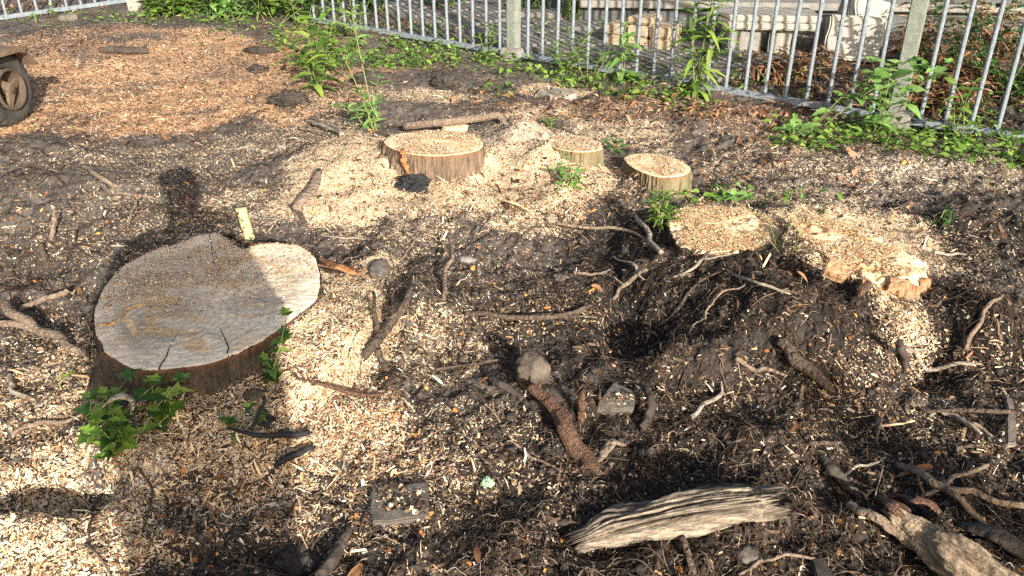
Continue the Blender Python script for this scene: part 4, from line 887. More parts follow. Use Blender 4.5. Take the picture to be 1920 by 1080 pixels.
B_('branch', 'charred thin branch lying on shaded chips below the ivy', 'branch', [(575, 815, .02, .008), (530, 815, .03, .009), (480, 812, .03, .006), (430, 800, .02, .003)], M['black'], twigs=([(470, 808, .03, .006), (487, 775, .05, .006), (497, 745, .07, .005)],))
B_('branch', 'charred curved stick lying half in shade near the orange chips', 'branch', [(515, 875, .01, .006), (545, 855, .03, .010), (590, 838, .03, .006)], M['black'])
B_('branch', 'dark stick slanting off the bottom edge left of the square slab', 'branch', [(600, 1080, .02, .016), (635, 1035, .04, .014), (655, 985, .02, .007)], M['barkdark'])
B_('stick', 'long bent pale root thread in the lower right soil', 'root', [(1390, 1075, .01, .0035), (1430, 1052, .03, .004), (1480, 1043, .03, .004), (1535, 1052, .02, .003)], M['twigpale'])
B_('stick', 'small peeled twig lying above the red leaves', 'stick', [(1635, 797, .01, .003), (1680, 797, .02, .0035), (1712, 788, .03, .002)], M['cutpale'])
B_('stick', 'short brown stick beside the red leaves', 'stick', [(1515, 829, .02, .006), (1545, 830, .03, .006), (1575, 829, .02, .006)], M['twig'])
B_('branch', 'mossy dark trough of bark sloping to the lower right edge', 'bark', [(1800, 985, .02, .010), (1860, 1000, .03, .024), (1925, 1035, .03, .030)], M['barkdark'], flat=.5, jag=.03)
B_('root', 'vertical root at the lower edge below the weathered log', 'root', [(1282, 1010, .03, .008), (1290, 1045, .02, .008), (1305, 1085, .0, .007)], M['twig'])
B_('root', 'thin buried root crossing the sawdust right of the large stump', 'root', [(560, 712, .02, .004), (620, 725, .03, .006), (690, 740, .02, .006), (730, 742, .01, .003)], M['redwood'])
B_('root', 'dark root ribbon leading from the knotty stone to the left', 'root', [(905, 692, .0, .010), (935, 715, .03, .013), (975, 745, .02, .010), (1000, 765, .0, .008)], M['barkdark'])
# extra sticks of the litter, each its own thing
r0 = random.Random(19)
for k, (px, py, ang_, ln) in enumerate([(1810, 850, .5, .12), (1840, 820, -1.1, .16), (1795, 800, -1.2, .14), (1700, 388, .5, .13), (1850, 590, .7, .22), (1780, 480, .1, .14), (1010, 435, .3, .14), (1420, 700, -.3, .16),
        (1330, 760, .9, .18), (880, 690, .25, .2), (770, 470, 1.2, .2), (650, 455, -.3, .25), (1290, 560, .3, .25), (1110, 520, .1, .14), (1620, 880, .4, .15), (345, 745, .9, .13), (90, 800, .3, .2), (40, 745, -.7, .2), (700, 450, 1.1, .18), (1010, 870, -.6, .2), (1760, 700, -.5, .2)]):
    c = gp(px, py); rr = r0.uniform(.003, .008); dx, dy = math.cos(ang_) * ln / 2, math.sin(ang_) * ln / 2
    pts = []
    for u in (-1, -.3, .35, 1):
        X, Y = c.x + dx * u + r0.uniform(-.01, .01), c.y + dy * u + r0.uniform(-.01, .01); pts.append(Vector((X, Y, H1(X, Y) + rr + r0.uniform(0, .02))))
    o0 = c.copy(); o = joined('twig', [tube_mesh('t', [p - o0 for p in pts], [rr, rr, rr * .9, rr * .5], 20, 8, .2, k)], M[['twig', 'twigpale', 'weathered'][k % 3]]); o.location = o0
    w = ['brown', 'light brown', 'bleached grey'][k % 3]
    lbs = ['in the lower right root bed', 'leaning by the right edge below the rod', 'under the thin rod at the right', 'on dark soil right of the sloping stump, far side', 'on the dug mound at the right edge', 'behind the right end of the sloping stump', 'on the soil below the pale shaving',
        'on the dark mound right of centre', 'right of the wedge shaped stone', 'crossing the soil left of the knotty stone', 'across chips above the forked root', 'on chips behind the right lobe of the large stump', 'on the pit floor near the root mound', 'at the left rim of the pit', 'left of the hollow root at lower right',
        'in front of the large stump', 'on soil at the left edge below the branch', 'at the left edge on pale chips', 'leaning on the clay lump above the roots', 'beside the foot of the red brown log', 'below the dark right hand mound']
    tag(o, '%s twig lying %s' % (w, lbs[k]), 'twig')

# weathered split log
def split_log(name, label, mat, pts, n=90, sides=120, groove=.16, seed=1, flat=.6, jag=.04, twist=.0):
    P = [gp(a, b, c) for a, b, c, r in pts]; o0 = P[0].copy(); P = [p - o0 for p in P]
    C, rr = smooth_path([tuple(p) for p in P], [q[3] for q in pts], n); K = len(C)
    D = np.gradient(C, axis=0); D /= np.linalg.norm(D, axis=1)[:, None]; S_ = np.cross(D, [0, 0, 1.0]); S_ /= np.linalg.norm(S_, axis=1)[:, None]; U = np.cross(S_, D)
    a = np.linspace(0, 2 * np.pi, sides, endpoint=False); A, Kk = np.meshgrid(a, np.arange(K)); u = Kk / (K - 1)
    fib = np.abs(pn(A * 5.2, u * 1.6, seed)) * 1.6 + .5 * np.abs(pn(A * 17, u * 2.0 + 4, seed + 1)); low = pn(np.cos(A) * 1.1 + seed, u * 4 + np.sin(A), seed + 2)
    upper = sst(-.2, .8, np.sin(A))
    rad = rr[:, None] * (1 + .28 * low - groove * fib * (.35 + .9 * upper) + .05 * pn(A * 4, u * 30, seed + 5))
    V = C[:, None] + S_[:, None] * (np.cos(A) * rad)[..., None] + U[:, None] * (np.sin(A) * rad * flat)[..., None]
    gr = np.concatenate([(sst(.35, .05, np.abs(pn(A * 5.2, u * 1.6, seed)) * 1.6 + .25 * np.abs(pn(A * 17, u * 2.0 + 4, seed + 1))) * (.25 + .75 * upper)).ravel(), [1, 1]])
    r = np.random.default_rng(seed)
    for e, sg in ((0, -1), (K - 1, 1)): V[e] += D[e] * (sg * jag * r.random(sides) ** 1.5)[:, None]
    V = V.reshape(-1, 3); idx = np.arange(K * sides).reshape(K, sides); j2 = np.roll(np.arange(sides), -1)
    F4 = np.stack([idx[:-1], idx[:-1][:, j2], idx[1:][:, j2], idx[1:]], -1).reshape(-1, 4); V = np.vstack([V, C[2:3], C[-3:-2]]); c0 = K * sides
    Fl = [F4, np.concatenate([np.stack([idx[0][j2], idx[0], np.full(sides, c0)], 1), np.stack([idx[-1], idx[-1][j2], np.full(sides, c0 + 1)], 1)])]
    o = link(name, npmesh(name, V, Fl, True, {'groove': gr}), mat); o.location = o0; tag(o, label, 'log'); return o
def mat_weather(name, cols, sc):
    s = NT(name); at = s.coord('Object', sc); n = s.noise(at, 1.0, 6, .7, .3); big = s.noise(s.coord('Object'), 9, 4, .6); fine = s.noise(s.coord('Object'), 120, 3, .7)
    f = s.math('ADD', s.math('MULTIPLY', n, .68), s.math('ADD', s.math('MULTIPLY', big, .17), s.math('MULTIPLY', fine, .15)))
    s.col(s.mix(s.math('MULTIPLY', s.attr('groove'), .65), s.ramp(f, [(.30, cols[0]), (.45, cols[1]), (.56, cols[2]), (.70, cols[3])]), cols[0])); s.bump(f, 1.0, .012); return s.m
M['wlog'] = mat_weather('weathered_grain', [(.03, .024, .018), (.12, .10, .075), (.32, .26, .19), (.50, .43, .33)], (7, 90, 60))
M['tlog'] = mat_weather('tan_grain', [(.05, .035, .022), (.17, .125, .08), (.34, .26, .17), (.48, .39, .27)], (60, 22, 60))
split_log('weathered_log', 'bleached split log with frayed grooved fibres lying at the bottom centre', M['wlog'], [(1098, 1008, .025, .030), (1150, 990, .035, .048), (1230, 972, .04, .052), (1320, 955, .045, .052), (1400, 945, .045, .050), (1425, 942, .04, .044)], seed=3, flat=.9, groove=.30, jag=.07)
split_log('driftwood_log', 'long tan log with dark cracks running off the lower right corner', M['tlog'], [(1672, 958, .05, .018), (1700, 985, .055, .036), (1745, 1015, .06, .050), (1800, 1052, .06, .056), (1880, 1110, .05, .06)], seed=8, flat=.8, groove=.14, jag=.02)
B_('branch', 'thin tan branch leading up left from the long tan log', 'branch', [(1592, 948, .03, .010), (1630, 968, .05, .011), (1672, 990, .05, .012), (1700, 1010, .04, .014)], M['twigpale'])
B_('bark_strip', 'brown torn bark ribbon bending over the small crater', 'bark', [(1648, 925, .06, .010), (1672, 945, .06, .018), (1690, 968, .05, .024), (1698, 975, .03, .012)], M['redwood'], flat=.35)
B_('bark_strip', 'second torn bark ribbon, right of the one over the crater', 'bark', [(1665, 925, .07, .008), (1715, 935, .08, .014), (1745, 945, .07, .016), (1765, 962, .04, .008)], M['redwood'], flat=.35)

def rock(name, label, cat, px, py, size, mat, seed=0, sub=4, amp=.25, rotz=0, sink=.3, fq=1.6, flatten=None, fine=.05):
    bm = bmesh.new(); bmesh.ops.create_icosphere(bm, subdivisions=sub, radius=1); sv = Vector((seed * 7.1, seed * 3.3, seed))
    for v in bm.verts:
        d = v.co.normalized(); k = 1 + amp * mnoise.noise(d * fq + sv) + amp * .4 * mnoise.noise(d * fq * 2.7 + sv) + fine * mnoise.noise(d * 11 + sv)
        v.co = Vector((d.x * size[0], d.y * size[1], d.z * size[2])) * k
        if flatten is not None and v.co.z > flatten * size[2]: v.co.z = flatten * size[2] + (v.co.z - flatten * size[2]) * .15
    o = bmobj(name, bm, M[mat] if isinstance(mat, str) else mat, None, True); p = gp(px, py); o.location = (p.x, p.y, p.z + size[2] * (1 - 2 * sink)); o.rotation_euler = (0, 0, rotz)
    return tag(o, label, cat)
rock('stone', 'round grey brown knotty stone right of centre, behind the red brown root log', 'stone', 998, 712, (.052, .05, .055), 'darkstone', 3, sink=.2, fine=.12)
B_('root', 'thin dark forked rootlet lying over the grey white chips beside the ivy', 'root', [(262, 880, .02, .0025), (285, 915, .03, .003), (278, 960, .02, .0025), (262, 1000, .01, .002)], M['barkdark'], twigs=([(285, 915, .03, .002), (310, 900, .03, .0015)], [(280, 945, .025, .002), (310, 975, .02, .001)]), bumpy=.1)
rock('stone', 'grey clay lump buried in chips above the forked root', 'stone', 712, 510, (.035, .07, .03), 'slab', 6)
rock('stone', 'small grey flat stone on the soil above the trench', 'stone', 872, 490, (.04, .022, .014), 'concrete', 7)
rock('stone', 'grey lump of soil in the bottom right foreground', 'stone', 1402, 1048, (.028, .03, .02), 'slab', 8)
rock('charcoal_lump', 'small black lump on the shaded chips below the ivy', 'lump', 500, 795, (.026, .022, .018), 'black', 9, fine=.12)
rock('stone', 'reddish brown bark covered lump above the black lump', 'lump', 478, 748, (.030, .022, .022), 'rim', 10)
rock('stone', 'dark earth lump in the bottom hollow left of the slab', 'stone', 560, 1050, (.10, .08, .022), 'clod', 12, fine=.45, amp=.4, sub=5, sink=.4)
rock('soil_lump', 'dark clod heap behind the sapling, left of the weeds', 'soil', 545, 190, (.10, .08, .05), 'clod', 13, amp=.5, fine=.5, sub=5, sink=.45)
rock('soil_lump', 'dark clod on the pale sawdust below the fence weeds', 'soil', 835, 158, (.09, .07, .05), 'clod', 14, amp=.5, fine=.5, sub=5, sink=.45)
rock('soil_lump', 'grey clod beside the weeds left of the middle post', 'soil', 690, 152, (.10, .07, .05), 'clod', 15, amp=.5, fine=.5, sub=5, sink=.45)
rock('soil_lump', 'grey clod at the edge of the mulch, below the green bushes', 'soil', 490, 98, (.11, .07, .035), 'clod', 16, amp=.5, fine=.5, sub=5, sink=.45)
rock('soil_lump', 'smaller clod below the grey one at the mulch edge', 'soil', 482, 132, (.07, .06, .03), 'clod', 17, amp=.5, fine=.5, sub=5, sink=.45)
rock('stump_lobe', 'orange barked wood lobe rising behind the ridged stump', 'wood', 852, 250, (.075, .06, .05), 'cutpale' , 18, flatten=.5, sink=.3)
M['film'] = M['plasticgreen']
o = rock('plastic_scrap', 'small crumpled pale green scrap on the chips right of the square slab', 'scrap', 914, 913, (.014, .012, .016), 'plasticgreen', 20, amp=.7, sink=.1, fine=.25)
o = rock('plastic_scrap', 'crumpled shiny black plastic below the orange split of the ridged stump', 'plastic', 775, 355, (.070, .042, .040), 'black', 22, amp=.45, sink=.15, fine=.5, fq=2.6, sub=4)
for _p in o.data.polygons: _p.use_smooth = False
# slabs
def slab_poly(name, label, cat, px_pts, thick, top, mat, seed=0, tilt=(0, 0)):
    P = [plane_pt(a, b, 0) for a, b in px_pts]; g = [gp(a, b, top) for a, b in px_pts]; c = sum(g, Vector()) / len(g)
    bm = bmesh.new(); vs = [bm.verts.new((p.x - c.x, p.y - c.y, 0)) for p in g]; f = bm.faces.new(vs)
    if f.normal.z < 0: f.normal_flip()
    r = bmesh.ops.extrude_face_region(bm, geom=[f]); bmesh.ops.translate(bm, vec=(0, 0, -thick), verts=[v for v in r['geom'] if isinstance(v, bmesh.types.BMVert)])
    bmesh.ops.recalc_face_normals(bm, faces=bm.faces); bmesh.ops.bevel(bm, geom=bm.edges[:], offset=.004, segments=2, affect='EDGES'); bmesh.ops.triangulate(bm, faces=bm.faces)
    for _ in range(3): bmesh.ops.subdivide_edges(bm, edges=[e for e in bm.edges if e.calc_length() > .012], cuts=1); bmesh.ops.triangulate(bm, faces=bm.faces)
    for v in bm.verts: v.co += Vector((mnoise.noise(v.co * 40), mnoise.noise(v.co * 40 + Vector((7, 0, 0))), mnoise.noise(v.co * 25 + Vector((0, 9, seed))))) * .004
    o = bmobj(name, bm, M[mat], None); o.location = c; o.rotation_euler = (tilt[0], tilt[1], 0); return tag(o, label, cat)
slab_poly('flat_slab', 'square dirty slab lying on chips at the bottom, soil and white crumbs on it', 'slab', [(698, 915), (800, 903), (806, 960), (745, 975), (700, 985), (692, 950)], .04, .022, 'slab', 1, (.05, -.03))
slab_poly('flat_slab', 'wedge shaped grey stone slab right of the red brown root log', 'slab', [(1120, 755), (1150, 716), (1195, 730), (1190, 765), (1150, 768)], .04, .03, 'slab', 2, (.1, .1))
slab_poly('plank', 'narrow vertical grey plank lying at the right edge, below the rod', 'plank', [(1888, 735), (1906, 735), (1904, 842), (1886, 842)], .014, .035, 'stone', 3)
slab_poly('plank', 'dark board end at the bottom edge left of the tan log', 'plank', [(1518, 1045), (1545, 1040), (1575, 1100), (1540, 1105)], .02, .03, 'clod', 4)
slab_poly('wood_chunk', 'light brown splinter of board beside the pale root knuckle', 'wood', [(1668, 640), (1735, 652), (1738, 664), (1700, 662), (1672, 656)], .015, .03, 'weathered', 5)
slab_poly('wood_chunk', 'loose cream wood block lying on the shaded left part of the large stump', 'wood', [(233, 597), (244, 591), (258, 614), (248, 622)], .010, .185, 'cutpale', 6)
slab_poly('wood_chunk', 'brown split chunk in the sawdust below the sloping stump', 'wood', [(1605, 540), (1628, 518), (1636, 524), (1612, 552)], .03, .05, 'redwood', 7)
slab_poly('wood_chunk', 'pale bark chunk on the far mulch, top left', 'wood', [(191, 71), (200, 70), (202, 77), (192, 78)], .03, .03, 'twigpale', 8)
slab_poly('stone_flat', 'rough pale sandy stone flush in the ground below the middle post weeds', 'stone', [(995, 165), (1025, 158), (1060, 166), (1085, 172), (1080, 182), (1040, 182), (1010, 175)], .06, .02, 'concretepale', 9)
def chips_on_slab(px0, py0, px1, py1, lift, n, seed, label):
    r = np.random.default_rng(seed); px = px0 + (px1 - px0) * r.random(n); py = py0 + (py1 - py0) * r.random(n); P = np.array([gp(a, b, lift) for a, b in zip(px, py)])
    P[:, 2] = np.median(P[:, 2]) + .006 * r.random(n) + .002; N0 = np.stack([(r.random(n) - .5) * .6, (r.random(n) - .5) * .6, np.ones(n)], 1); N0 /= np.linalg.norm(N0, axis=1)[:, None]
    T, B, N = frames(N0, r.random(n) * 6.283, (r.random(n) - .5) * .5, (r.random(n) - .5) * .5); L = .003 + .016 * r.random(n) ** 3
    for q, mm in ((r.random(n) < .45, 'chip'), (None, 'litter')):
        if q is None: q = ~qq
        qq = q; o = link('wood_chips', flake_mesh('wood_chips', P[q], T[q], B[q], N[q], L[q], L[q] * (.3 + .5 * r.random(q.sum())), (r.random(q.sum()) - .3) * .4, r), M[mm]); tag(o, label, 'wood chips', kind='stuff')
chips_on_slab(706, 915, 795, 958, .026, 260, 5, 'crumbs and chips on the square dirty slab')
chips_on_slab(1135, 735, 1185, 760, .034, 90, 6, 'crumbs on the wedge shaped slab')
# orange torn split on the ridged stump
c0 = STUMPS[1][0]
B_('bark_strip', 'torn orange wood split down the left front of the ridged stump', 'wood', [(757, 284, .135, .014), (758, 305, .085, .019), (766, 330, .02, .024)], M['orange'], flat=.45, bumpy=.3, sides=20, jag=.02)
slab_poly('wood_chunk', 'pinkish orange sawn wood face leaning under the left front of the sloping stump', 'wood', [(1552, 488), (1600, 503), (1588, 522), (1545, 508)], .03, .09, 'sidewood', 11, (.5, .1))
slab_poly('wood_chunk', 'small orange wood block under the front of the sloping stump', 'wood', [(1668, 514), (1702, 516), (1698, 532), (1668, 530)], .03, .07, 'sidewood', 12, (.3, 0))

# ------------------------------------------------------------------ plants
def plant(name, label, cat, px, py, stems, L, wr, mat, seed, tmpl=T_OVATE, nodes=7, whorl=2, start=.25, droop=.45, group=None, spread=.06, srad=.003, cl=None):
    """stems: list of (dx, dy, height) leaning ends"""
    r = np.random.default_rng(seed); g = gp(px, py); th = thing(name, label, cat, g, 0, group); ms = []; P, D, N, LL = [], [], [], []
    for (dx, dy, h) in stems:
        b = np.array([(r.random() - .5) * spread, (r.random() - .5) * spread, -.01]); e = np.array([dx, dy, h]); m1 = (b + e) / 2 + np.array([(r.random() - .5) * .05, (r.random() - .5) * .05, h * .08 + .1 * math.hypot(dx, dy)])
        C, rr = smooth_path([b, m1, e], [srad, srad * .8, srad * .35], 16); ms.append(tube_mesh('t', [b, m1, e], [srad, srad * .8, srad * .35], 16, 6, .05, seed))
        yaw = r.random() * 6.28
        for k in range(nodes):
            u = start + (1 - start) * k / max(nodes - 1, 1); i = min(int(u * (len(C) - 1)), len(C) - 1); c = C[i]; yaw += 1.57 if whorl == 2 else 2.4
            for w in range(whorl if k < nodes - 1 else whorl + 2):
                a = yaw + w * 6.283 / (whorl if k < nodes - 1 else whorl + 2) + (r.random() - .5) * .5; el = .15 + .5 * u + (r.random() - .5) * .5
                P.append(c); D.append((math.cos(a) * math.cos(el), math.sin(a) * math.cos(el), math.sin(el))); N.append(((r.random() - .5) * .4, (r.random() - .5) * .4 - .1, 1)); LL.append(L * (.6 + .6 * r.random()) * (1.0 if k < nodes - 1 else .6))
    joined('stem', ms, M['stem'], th)
    P, D, N, LL = map(np.array, (P, D, N, LL))
    link('foliage', leaf_mesh('foliage', P, D, N, LL, LL * wr, tmpl, droop, r), M[mat], th); return th
plant('sapling', 'slender sapling with sparse pale green leaves rising behind the ridged stump', 'sapling', 705, 248, [(-.10, .05, .75), (.03, .0, .30), (-.05, -.05, .22), (-.16, .0, .45)], .085, .42, 'lightgreen', 1, nodes=5, start=.3, srad=.004)
plant('shrub_shoot', 'leafy pale shoots at the foot of the tall sapling', 'plant', 690, 240, [(-.12, -.04, .14), (.08, 0, .16), (-.05, .05, .20), (-.18, .02, .12), (.02, -.06, .13)], .075, .5, 'lightgreen', 2, nodes=5)
plant('shrub_shoot', 'bushy bright green shoot standing left of the weeds, above the dark clod', 'plant', 602, 172, [(-.16, 0, .28), (.05, .02, .50), (-.05, .05, .38), (.12, 0, .30), (.18, .05, .55), (-.02, -.05, .2)], .14, .45, 'green', 3, nodes=6, droop=.6)
plant('shrub_shoot', 'loose yellow green stems leaning between the bushes and the middle post', 'plant', 668, 95, [(-.1, 0, .35), (.1, .02, .45), (.0, .0, .30)], .10, .40, 'lightgreen', 4, nodes=6)
plant('nettle', 'tall pointed leaved weed climbing the bars right of the cream blocks', 'plant', 1305, 182, [(.02, 0, .85), (.10, .02, .62), (-.06, .0, .55), (-.10, -.03, .40), (.05, 0, .95), (.14, 0, .4)], .13, .32, 'green', 5, nodes=10, start=.12, droop=.8, srad=.004)
plant('nettle', 'broad leaved weed with hanging leaves in front of the bars near the post weeds', 'plant', 1165, 150, [(.0, -.03, .36), (.07, 0, .26), (-.06, 0, .22), (.03, -.05, .3)], .12, .6, 'lightgreen', 6, nodes=4, droop=.8)
plant('nettle', 'dense green weed with narrow leaves right of the middle fence post', 'plant', 1065, 140, [(.0, 0, .30), (.08, 0, .24), (-.08, 0, .22), (.15, 0, .28), (-.14, 0, .16), (.04, -.05, .18)], .075, .35, 'green', 7, nodes=8)
plant('nettle', 'green weed clump between the middle post and the broad leaved weed', 'plant', 1105, 155, [(.0, 0, .26), (.08, 0, .2), (-.08, 0, .18), (.13, 0, .2)], .07, .4, 'green', 8, nodes=7)
plant('nettle', 'narrow weed standing in the gap left of the middle post', 'plant', 915, 105, [(.0, 0, .24), (.06, 0, .18), (-.06, 0, .16)], .07, .35, 'green', 9, nodes=7)
plant('vine', 'light green vine arching across the right fence bars to the post', 'plant', 1510, 250, [(.55, -.10, .38), (.30, -.05, .26), (.48, -.1, .42), (-.15, -.1, .05)], .10, .75, 'lightgreen', 10, nodes=6, start=.45, srad=.0028)
plant('vine', 'leafy vine growing up beside the right fence post', 'plant', 1640, 262, [(.0, -.02, .40), (-.10, 0, .42), (.10, -.02, .32), (.28, -.05, .42)], .10, .8, 'lightgreen', 11, nodes=6, start=.3, srad=.0028)
plant('vine', 'trailing vine with large leaves at the foot of the right hand bars', 'plant', 1800, 265, [(-.08, 0, .20), (.08, 0, .12), (.0, 0, .32), (-.15, .0, .35)], .08, .65, 'green', 12, nodes=5, start=.2)
plant('weed', 'dark leaved seedling between the half buried stump and the small round one', 'plant', 1148, 285, [(.03, 0, .05), (-.04, 0, .05), (.0, .03, .07)], .05, .6, 'darkgreen', 13, nodes=4)
plant('weed', 'bright weed growing from chips in front of the half buried stump', 'plant', 1065, 352, [(-.02, 0, .15), (.03, 0, .08), (.01, .0, .05), (-.03, .03, .1)], .055, .6, 'lightgreen', 14, nodes=5)
plant('weed', 'small green seedling on the sawdust behind the ridged stump', 'plant', 1030, 243, [(.02, 0, .06), (-.03, 0, .05)], .05, .5, 'green', 15, nodes=4)
plant('weed', 'grassy green tuft by the left side of the low wide stump', 'plant', 1240, 425, [(.0, 0, .13), (-.05, 0, .10), (.04, .02, .14), (-.02, .02, .12), (.02, -.03, .08)], .06, .3, 'green', 16, nodes=7)
plant('weed', 'bright leafy shoot with one big leaf behind the low wide stump', 'plant', 1372, 386, [(.0, 0, .05), (.06, 0, .04), (-.08, .02, .03)], .08, .7, 'lightgreen', 17, nodes=3)
plant('weed', 'thin green stems bending over the sawdust gap between the right hand stumps', 'plant', 1470, 470, [(.07, .08, .16), (-.12, .10, .12), (.02, -.05, .12), (-.16, .02, .05)], .02, .3, 'green', 18, nodes=4, srad=.002)
plant('weed', 'small plant on the dark soil right of the sloping stump', 'plant', 1765, 420, [(.0, 0, .07), (.03, 0, .05)], .035, .5, 'darkgreen', 19, nodes=4)
plant('ivy', 'single ivy leaf curled upright at the left of the large stump', 'ivy', 132, 735, [(.0, 0, .05)], .05, .5, 'green', 20, T_OVATE, nodes=2)
plant('ivy', 'ivy clump with lobed leaves at the front left foot of the large stump', 'ivy', 228, 850, [(-.05, .08, .13), (.0, .12, .16), (-.06, .02, .08), (.06, .16, .12), (.02, .0, .10), (-.03, -.04, .02), (.10, .2, .10)], .052, .9, 'green', 21, T_IVY, nodes=4, whorl=2, start=.35, srad=.0025)
plant('ivy', 'ivy spray with sunlit leaves left of the shadow edge, above the ash lump', 'ivy', 205, 812, [(-.03, .02, .10), (.02, .04, .07), (-.02, -.03, .03)], .06, .9, 'green', 22, T_IVY, nodes=3, whorl=2)
plant('ivy', 'ivy sprig on the shaded chips right of the ivy clump', 'ivy', 310, 790, [(.04, .05, .10), (-.04, .05, .09), (.02, 0, .05)], .055, .85, 'green', 23, T_IVY, nodes=3)
plant('ivy', 'ivy leaves hanging at the right front edge of the large stump', 'ivy', 515, 715, [(.03, .05, .13), (-.02, .0, .07), (.04, .07, .18)], .052, .9, 'green', 24, T_IVY, nodes=3)
plant('ivy', 'small ivy sprig on shaded chips by the charred twig', 'ivy', 465, 808, [(.0, .04, .05), (.04, 0, .04), (-.05, .0, .03)], .05, .85, 'green', 25, T_IVY, nodes=2)
plant('ivy', 'two small ivy leaves on the sawdust right of the large stump', 'ivy', 585, 632, [(-.01, 0, .03), (.01, .05, .04)], .045, .85, 'green', 26, T_IVY, nodes=1)
for k, (px, py, lb) in enumerate([(300, 32, 'leftmost low bush of heart shaped leaves right of the concrete corner post'), (370, 30, 'leafy bush with bright leaves, second from the concrete corner post'), (430, 34, 'large leafed green bush at the top left, third from the corner post'), (500, 36, 'green bush left of the start of the long fence'), (560, 42, 'rightmost of the leafy bushes, touching the long fence')]):
    r_ = random.Random(k); plant('bush', lb, 'bush', px, py, [(r_.uniform(-.35, .35), r_.uniform(-.2, .25), r_.uniform(.12, .42 if k else .22)) for _ in range(14)], .11, .62, ['green', 'green', 'lightgreen', 'green', 'green'][k], 70 + k, nodes=7, start=.3, spread=.3)
plant('bush', 'round dense boxwood bush in front of the wall behind the middle bars', 'bush', 1078, 42, [(random.uniform(-.13, .13), random.uniform(-.12, .12), random.uniform(.08, .30)) for _ in range(60)], .028, .6, 'green', 90, nodes=9, start=.3, spread=.12, srad=.002)
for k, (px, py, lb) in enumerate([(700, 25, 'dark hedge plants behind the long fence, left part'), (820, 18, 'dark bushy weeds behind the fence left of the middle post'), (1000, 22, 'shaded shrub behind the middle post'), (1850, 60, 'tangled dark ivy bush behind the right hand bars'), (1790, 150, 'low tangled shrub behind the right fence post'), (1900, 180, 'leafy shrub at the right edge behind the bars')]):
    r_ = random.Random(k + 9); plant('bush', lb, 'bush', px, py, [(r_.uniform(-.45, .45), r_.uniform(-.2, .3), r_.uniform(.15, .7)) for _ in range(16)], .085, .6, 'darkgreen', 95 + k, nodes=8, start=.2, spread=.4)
for k, (px, py, lb) in enumerate([(1740, 120, 'hanging brown dead leaves behind the right fence post'), (1830, 170, 'brown withered shrub behind the right hand bars'), (1900, 100, 'withered brown shrub at the top right corner'), (1480, 150, 'withered brown leaf clump below the slab stack'), (1760, 205, 'low heap of withered leaves close behind the right rail')]):
    r_ = random.Random(k + 29); plant('withered_shrub', lb, 'shrub', px, py, [(r_.uniform(-.35, .35), r_.uniform(-.1, .25), r_.uniform(.08, .55 if k not in (3, 4) else .2)) for _ in range(16)], .08, .5, 'dryleaf', 110 + k, nodes=7, start=.2, spread=.4, droop=.9)

# ------------------------------------------------------------------ the photographer, behind the camera
def skin(name, chain, edges, mat, parent, lev=2):
    me = bpy.data.meshes.new(name); me.from_pydata([c[0] for c in chain], edges, []); o = link(name, me, mat, parent)
    m = o.modifiers.new('s', 'SKIN'); 
    for v, c in zip(me.skin_vertices[0].data, chain): v.radius = c[1] if isinstance(c[1], tuple) else (c[1], c[1]); v.use_root = False
    me.skin_vertices[0].data[0].use_root = True
    s = o.modifiers.new('b', 'SUBSURF'); s.levels = s.render_levels = lev; return o
def mcol(name, c, ro=.8):
    s = NT(name); s.col(s.ramp(s.noise(s.coord(), 30, 3), [(.3, tuple(k * .8 for k in c)), (.7, c)])); s.p.inputs['Roughness'].default_value = ro; return s.m
pe = thing('person', 'person in a dark coat standing behind the viewpoint, holding up a phone', 'person', (0, -.34, -.017))
skinm, coat, trou, hairm = mcol('skin_tone', (.55, .35, .25), .6), mcol('coat_cloth', (.05, .055, .07)), mcol('trouser_cloth', (.04, .045, .07)), mcol('dark_hair', (.03, .02, .015))
body = [((0, 0, 1.0), (.15, .11)), ((0, 0, 1.25), (.16, .11)), ((0, 0, 1.45), (.15, .10)), ((0, .01, 1.56), .055), ((0, .02, 1.65), .075), ((0, .02, 1.75), .095), ((0, .01, 1.83), .07),
        ((-.19, 0, 1.46), .055), ((-.30, .0, 1.22), .045), ((-.24, .06, 1.00), .035), ((-.23, .09, .90), (.04, .02)),
        ((.17, 0, 1.43), .055), ((.24, .02, 1.22), .045), ((.09, .20, 1.35), .034), ((.03, .27, 1.43), (.035, .018)),
        ((-.09, 0, .90), .095), ((-.11, 0, .50), .065), ((-.12, 0, .10), .045), ((-.12, .12, .04), (.045, .03)),
        ((.09, 0, .90), .095), ((.11, 0, .50), .065), ((.12, 0, .10), .045), ((.12, .12, .04), (.045, .03))]
skin('body', body, [(0, 1), (1, 2), (2, 3), (3, 4), (4, 5), (5, 6), (2, 7), (7, 8), (8, 9), (9, 10), (2, 11), (11, 12), (12, 13), (13, 14), (0, 15), (15, 16), (16, 17), (17, 18), (0, 19), (19, 20), (20, 21), (21, 22)], skinm, pe)
skin('coat', [((0, 0, .78), (.25, .14)), ((0, 0, 1.0), (.27, .14)), ((0, 0, 1.25), (.27, .13)), ((0, 0, 1.44), (.15, .10)), ((0, 0, 1.55), .09), ((-.21, 0, 1.45), .075), ((-.31, 0, 1.22), .062), ((-.25, .06, 1.0), .05), ((.18, 0, 1.44), .075), ((.25, .02, 1.22), .062), ((.10, .19, 1.35), .046)],
     [(0, 1), (1, 2), (2, 3), (3, 4), (3, 5), (5, 6), (6, 7), (3, 8), (8, 9), (9, 10)], coat, pe)
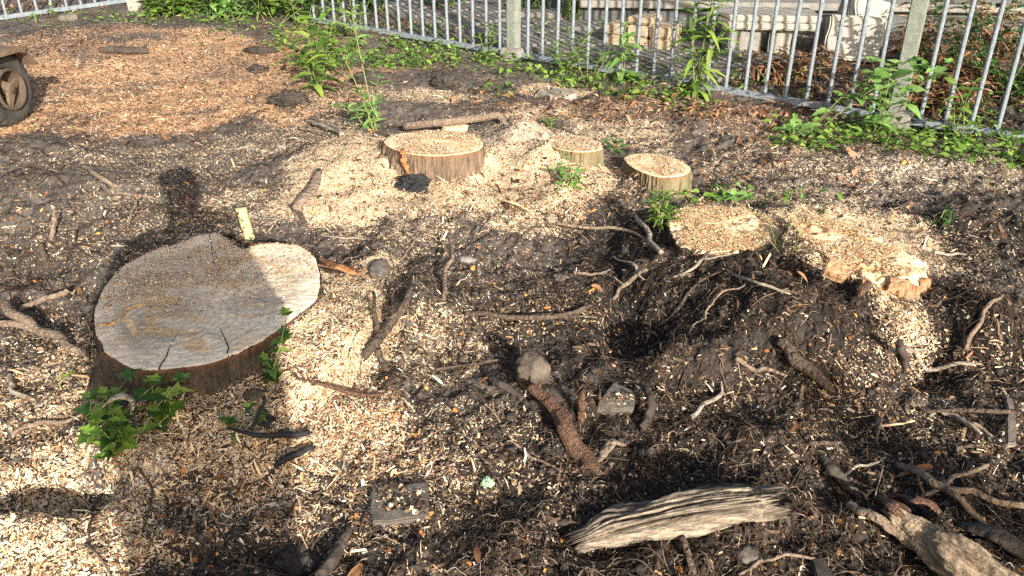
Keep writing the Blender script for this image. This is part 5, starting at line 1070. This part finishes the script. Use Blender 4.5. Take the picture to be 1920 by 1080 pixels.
skin('trousers', [((0, 0, .92), (.17, .12)), ((-.10, 0, .84), .11), ((-.11, 0, .50), .085), ((-.12, 0, .12), .07), ((.10, 0, .84), .11), ((.11, 0, .50), .085), ((.12, 0, .12), .07)], [(0, 1), (1, 2), (2, 3), (0, 4), (4, 5), (5, 6)], trou, pe)
skin('hair', [((0, -.01, 1.72), .098), ((0, -.005, 1.80), .098), ((0, 0, 1.86), .07)], [(0, 1), (1, 2)], hairm, pe)
for (hx, hy, hz, sx, up) in ((-.23, .10, .88, 1, -1), (.03, .29, 1.44, 1, 1)):
    for k, ln in enumerate((.07, .08, .075, .06)):
        b = Vector((hx + (k - 1.5) * .018 * (1 if up < 0 else .2), hy + .0, hz + (0 if up < 0 else (k - 1.5) * .018)))
        d = Vector((0, .25, -1)).normalized() if up < 0 else Vector((-1, .15, .1)).normalized()
        skin('finger', [(tuple(b), .009), (tuple(b + d * ln * .5), .008), (tuple(b + d * ln * .8 + Vector((0, .012, 0))), .0075), (tuple(b + d * ln + Vector((0, .02, 0))), .0065)], [(0, 1), (1, 2), (2, 3)], skinm, pe, 1)
    skin('thumb', [((hx + .03, hy - .01, hz + .02), .011), ((hx + .045 * (1 if up < 0 else 0), hy - .02, hz + .045 * up), .010), ((hx + .04 * (1 if up < 0 else -.6), hy - .02, hz + .07 * up), .008)], [(0, 1), (1, 2)], skinm, pe, 1)
ph = thing('phone', 'black phone held up at the viewpoint', 'phone', (0, -.025, 1.445))
bm = bmesh.new(); box_bm(bm, (.02, 0, 0), (.15, .008, .072), None, .003); bmobj('phone_body', bm, M['black'], ph)
# unseen tree added behind the camera; its trunk throws the soft right band
def back_along(px, py, yb):
    S = gp(px, py); k = (S.y - yb) / SUN_DIR.y; return S - SUN_DIR * k
YB = -6.0
c1 = back_along(1660, 850, YB); c2 = back_along(1548, 738, YB); th = thing('shadow_tree', 'bare young tree added unseen far behind the viewpoint to throw a shadow band', 'tree', (c1.x, YB, -.3))
dx = c2.x - c1.x
link('trunk', tube_mesh('trunk', [(-.05 - dx, 0, -.2), (-dx * .5, 0, (c1.z + .3) * .5), (0, 0, c1.z + .3), (dx, 0, c2.z + .3)], [.11, .10, .09, .07], 30, 12, .1, 4), M['bark'], th)
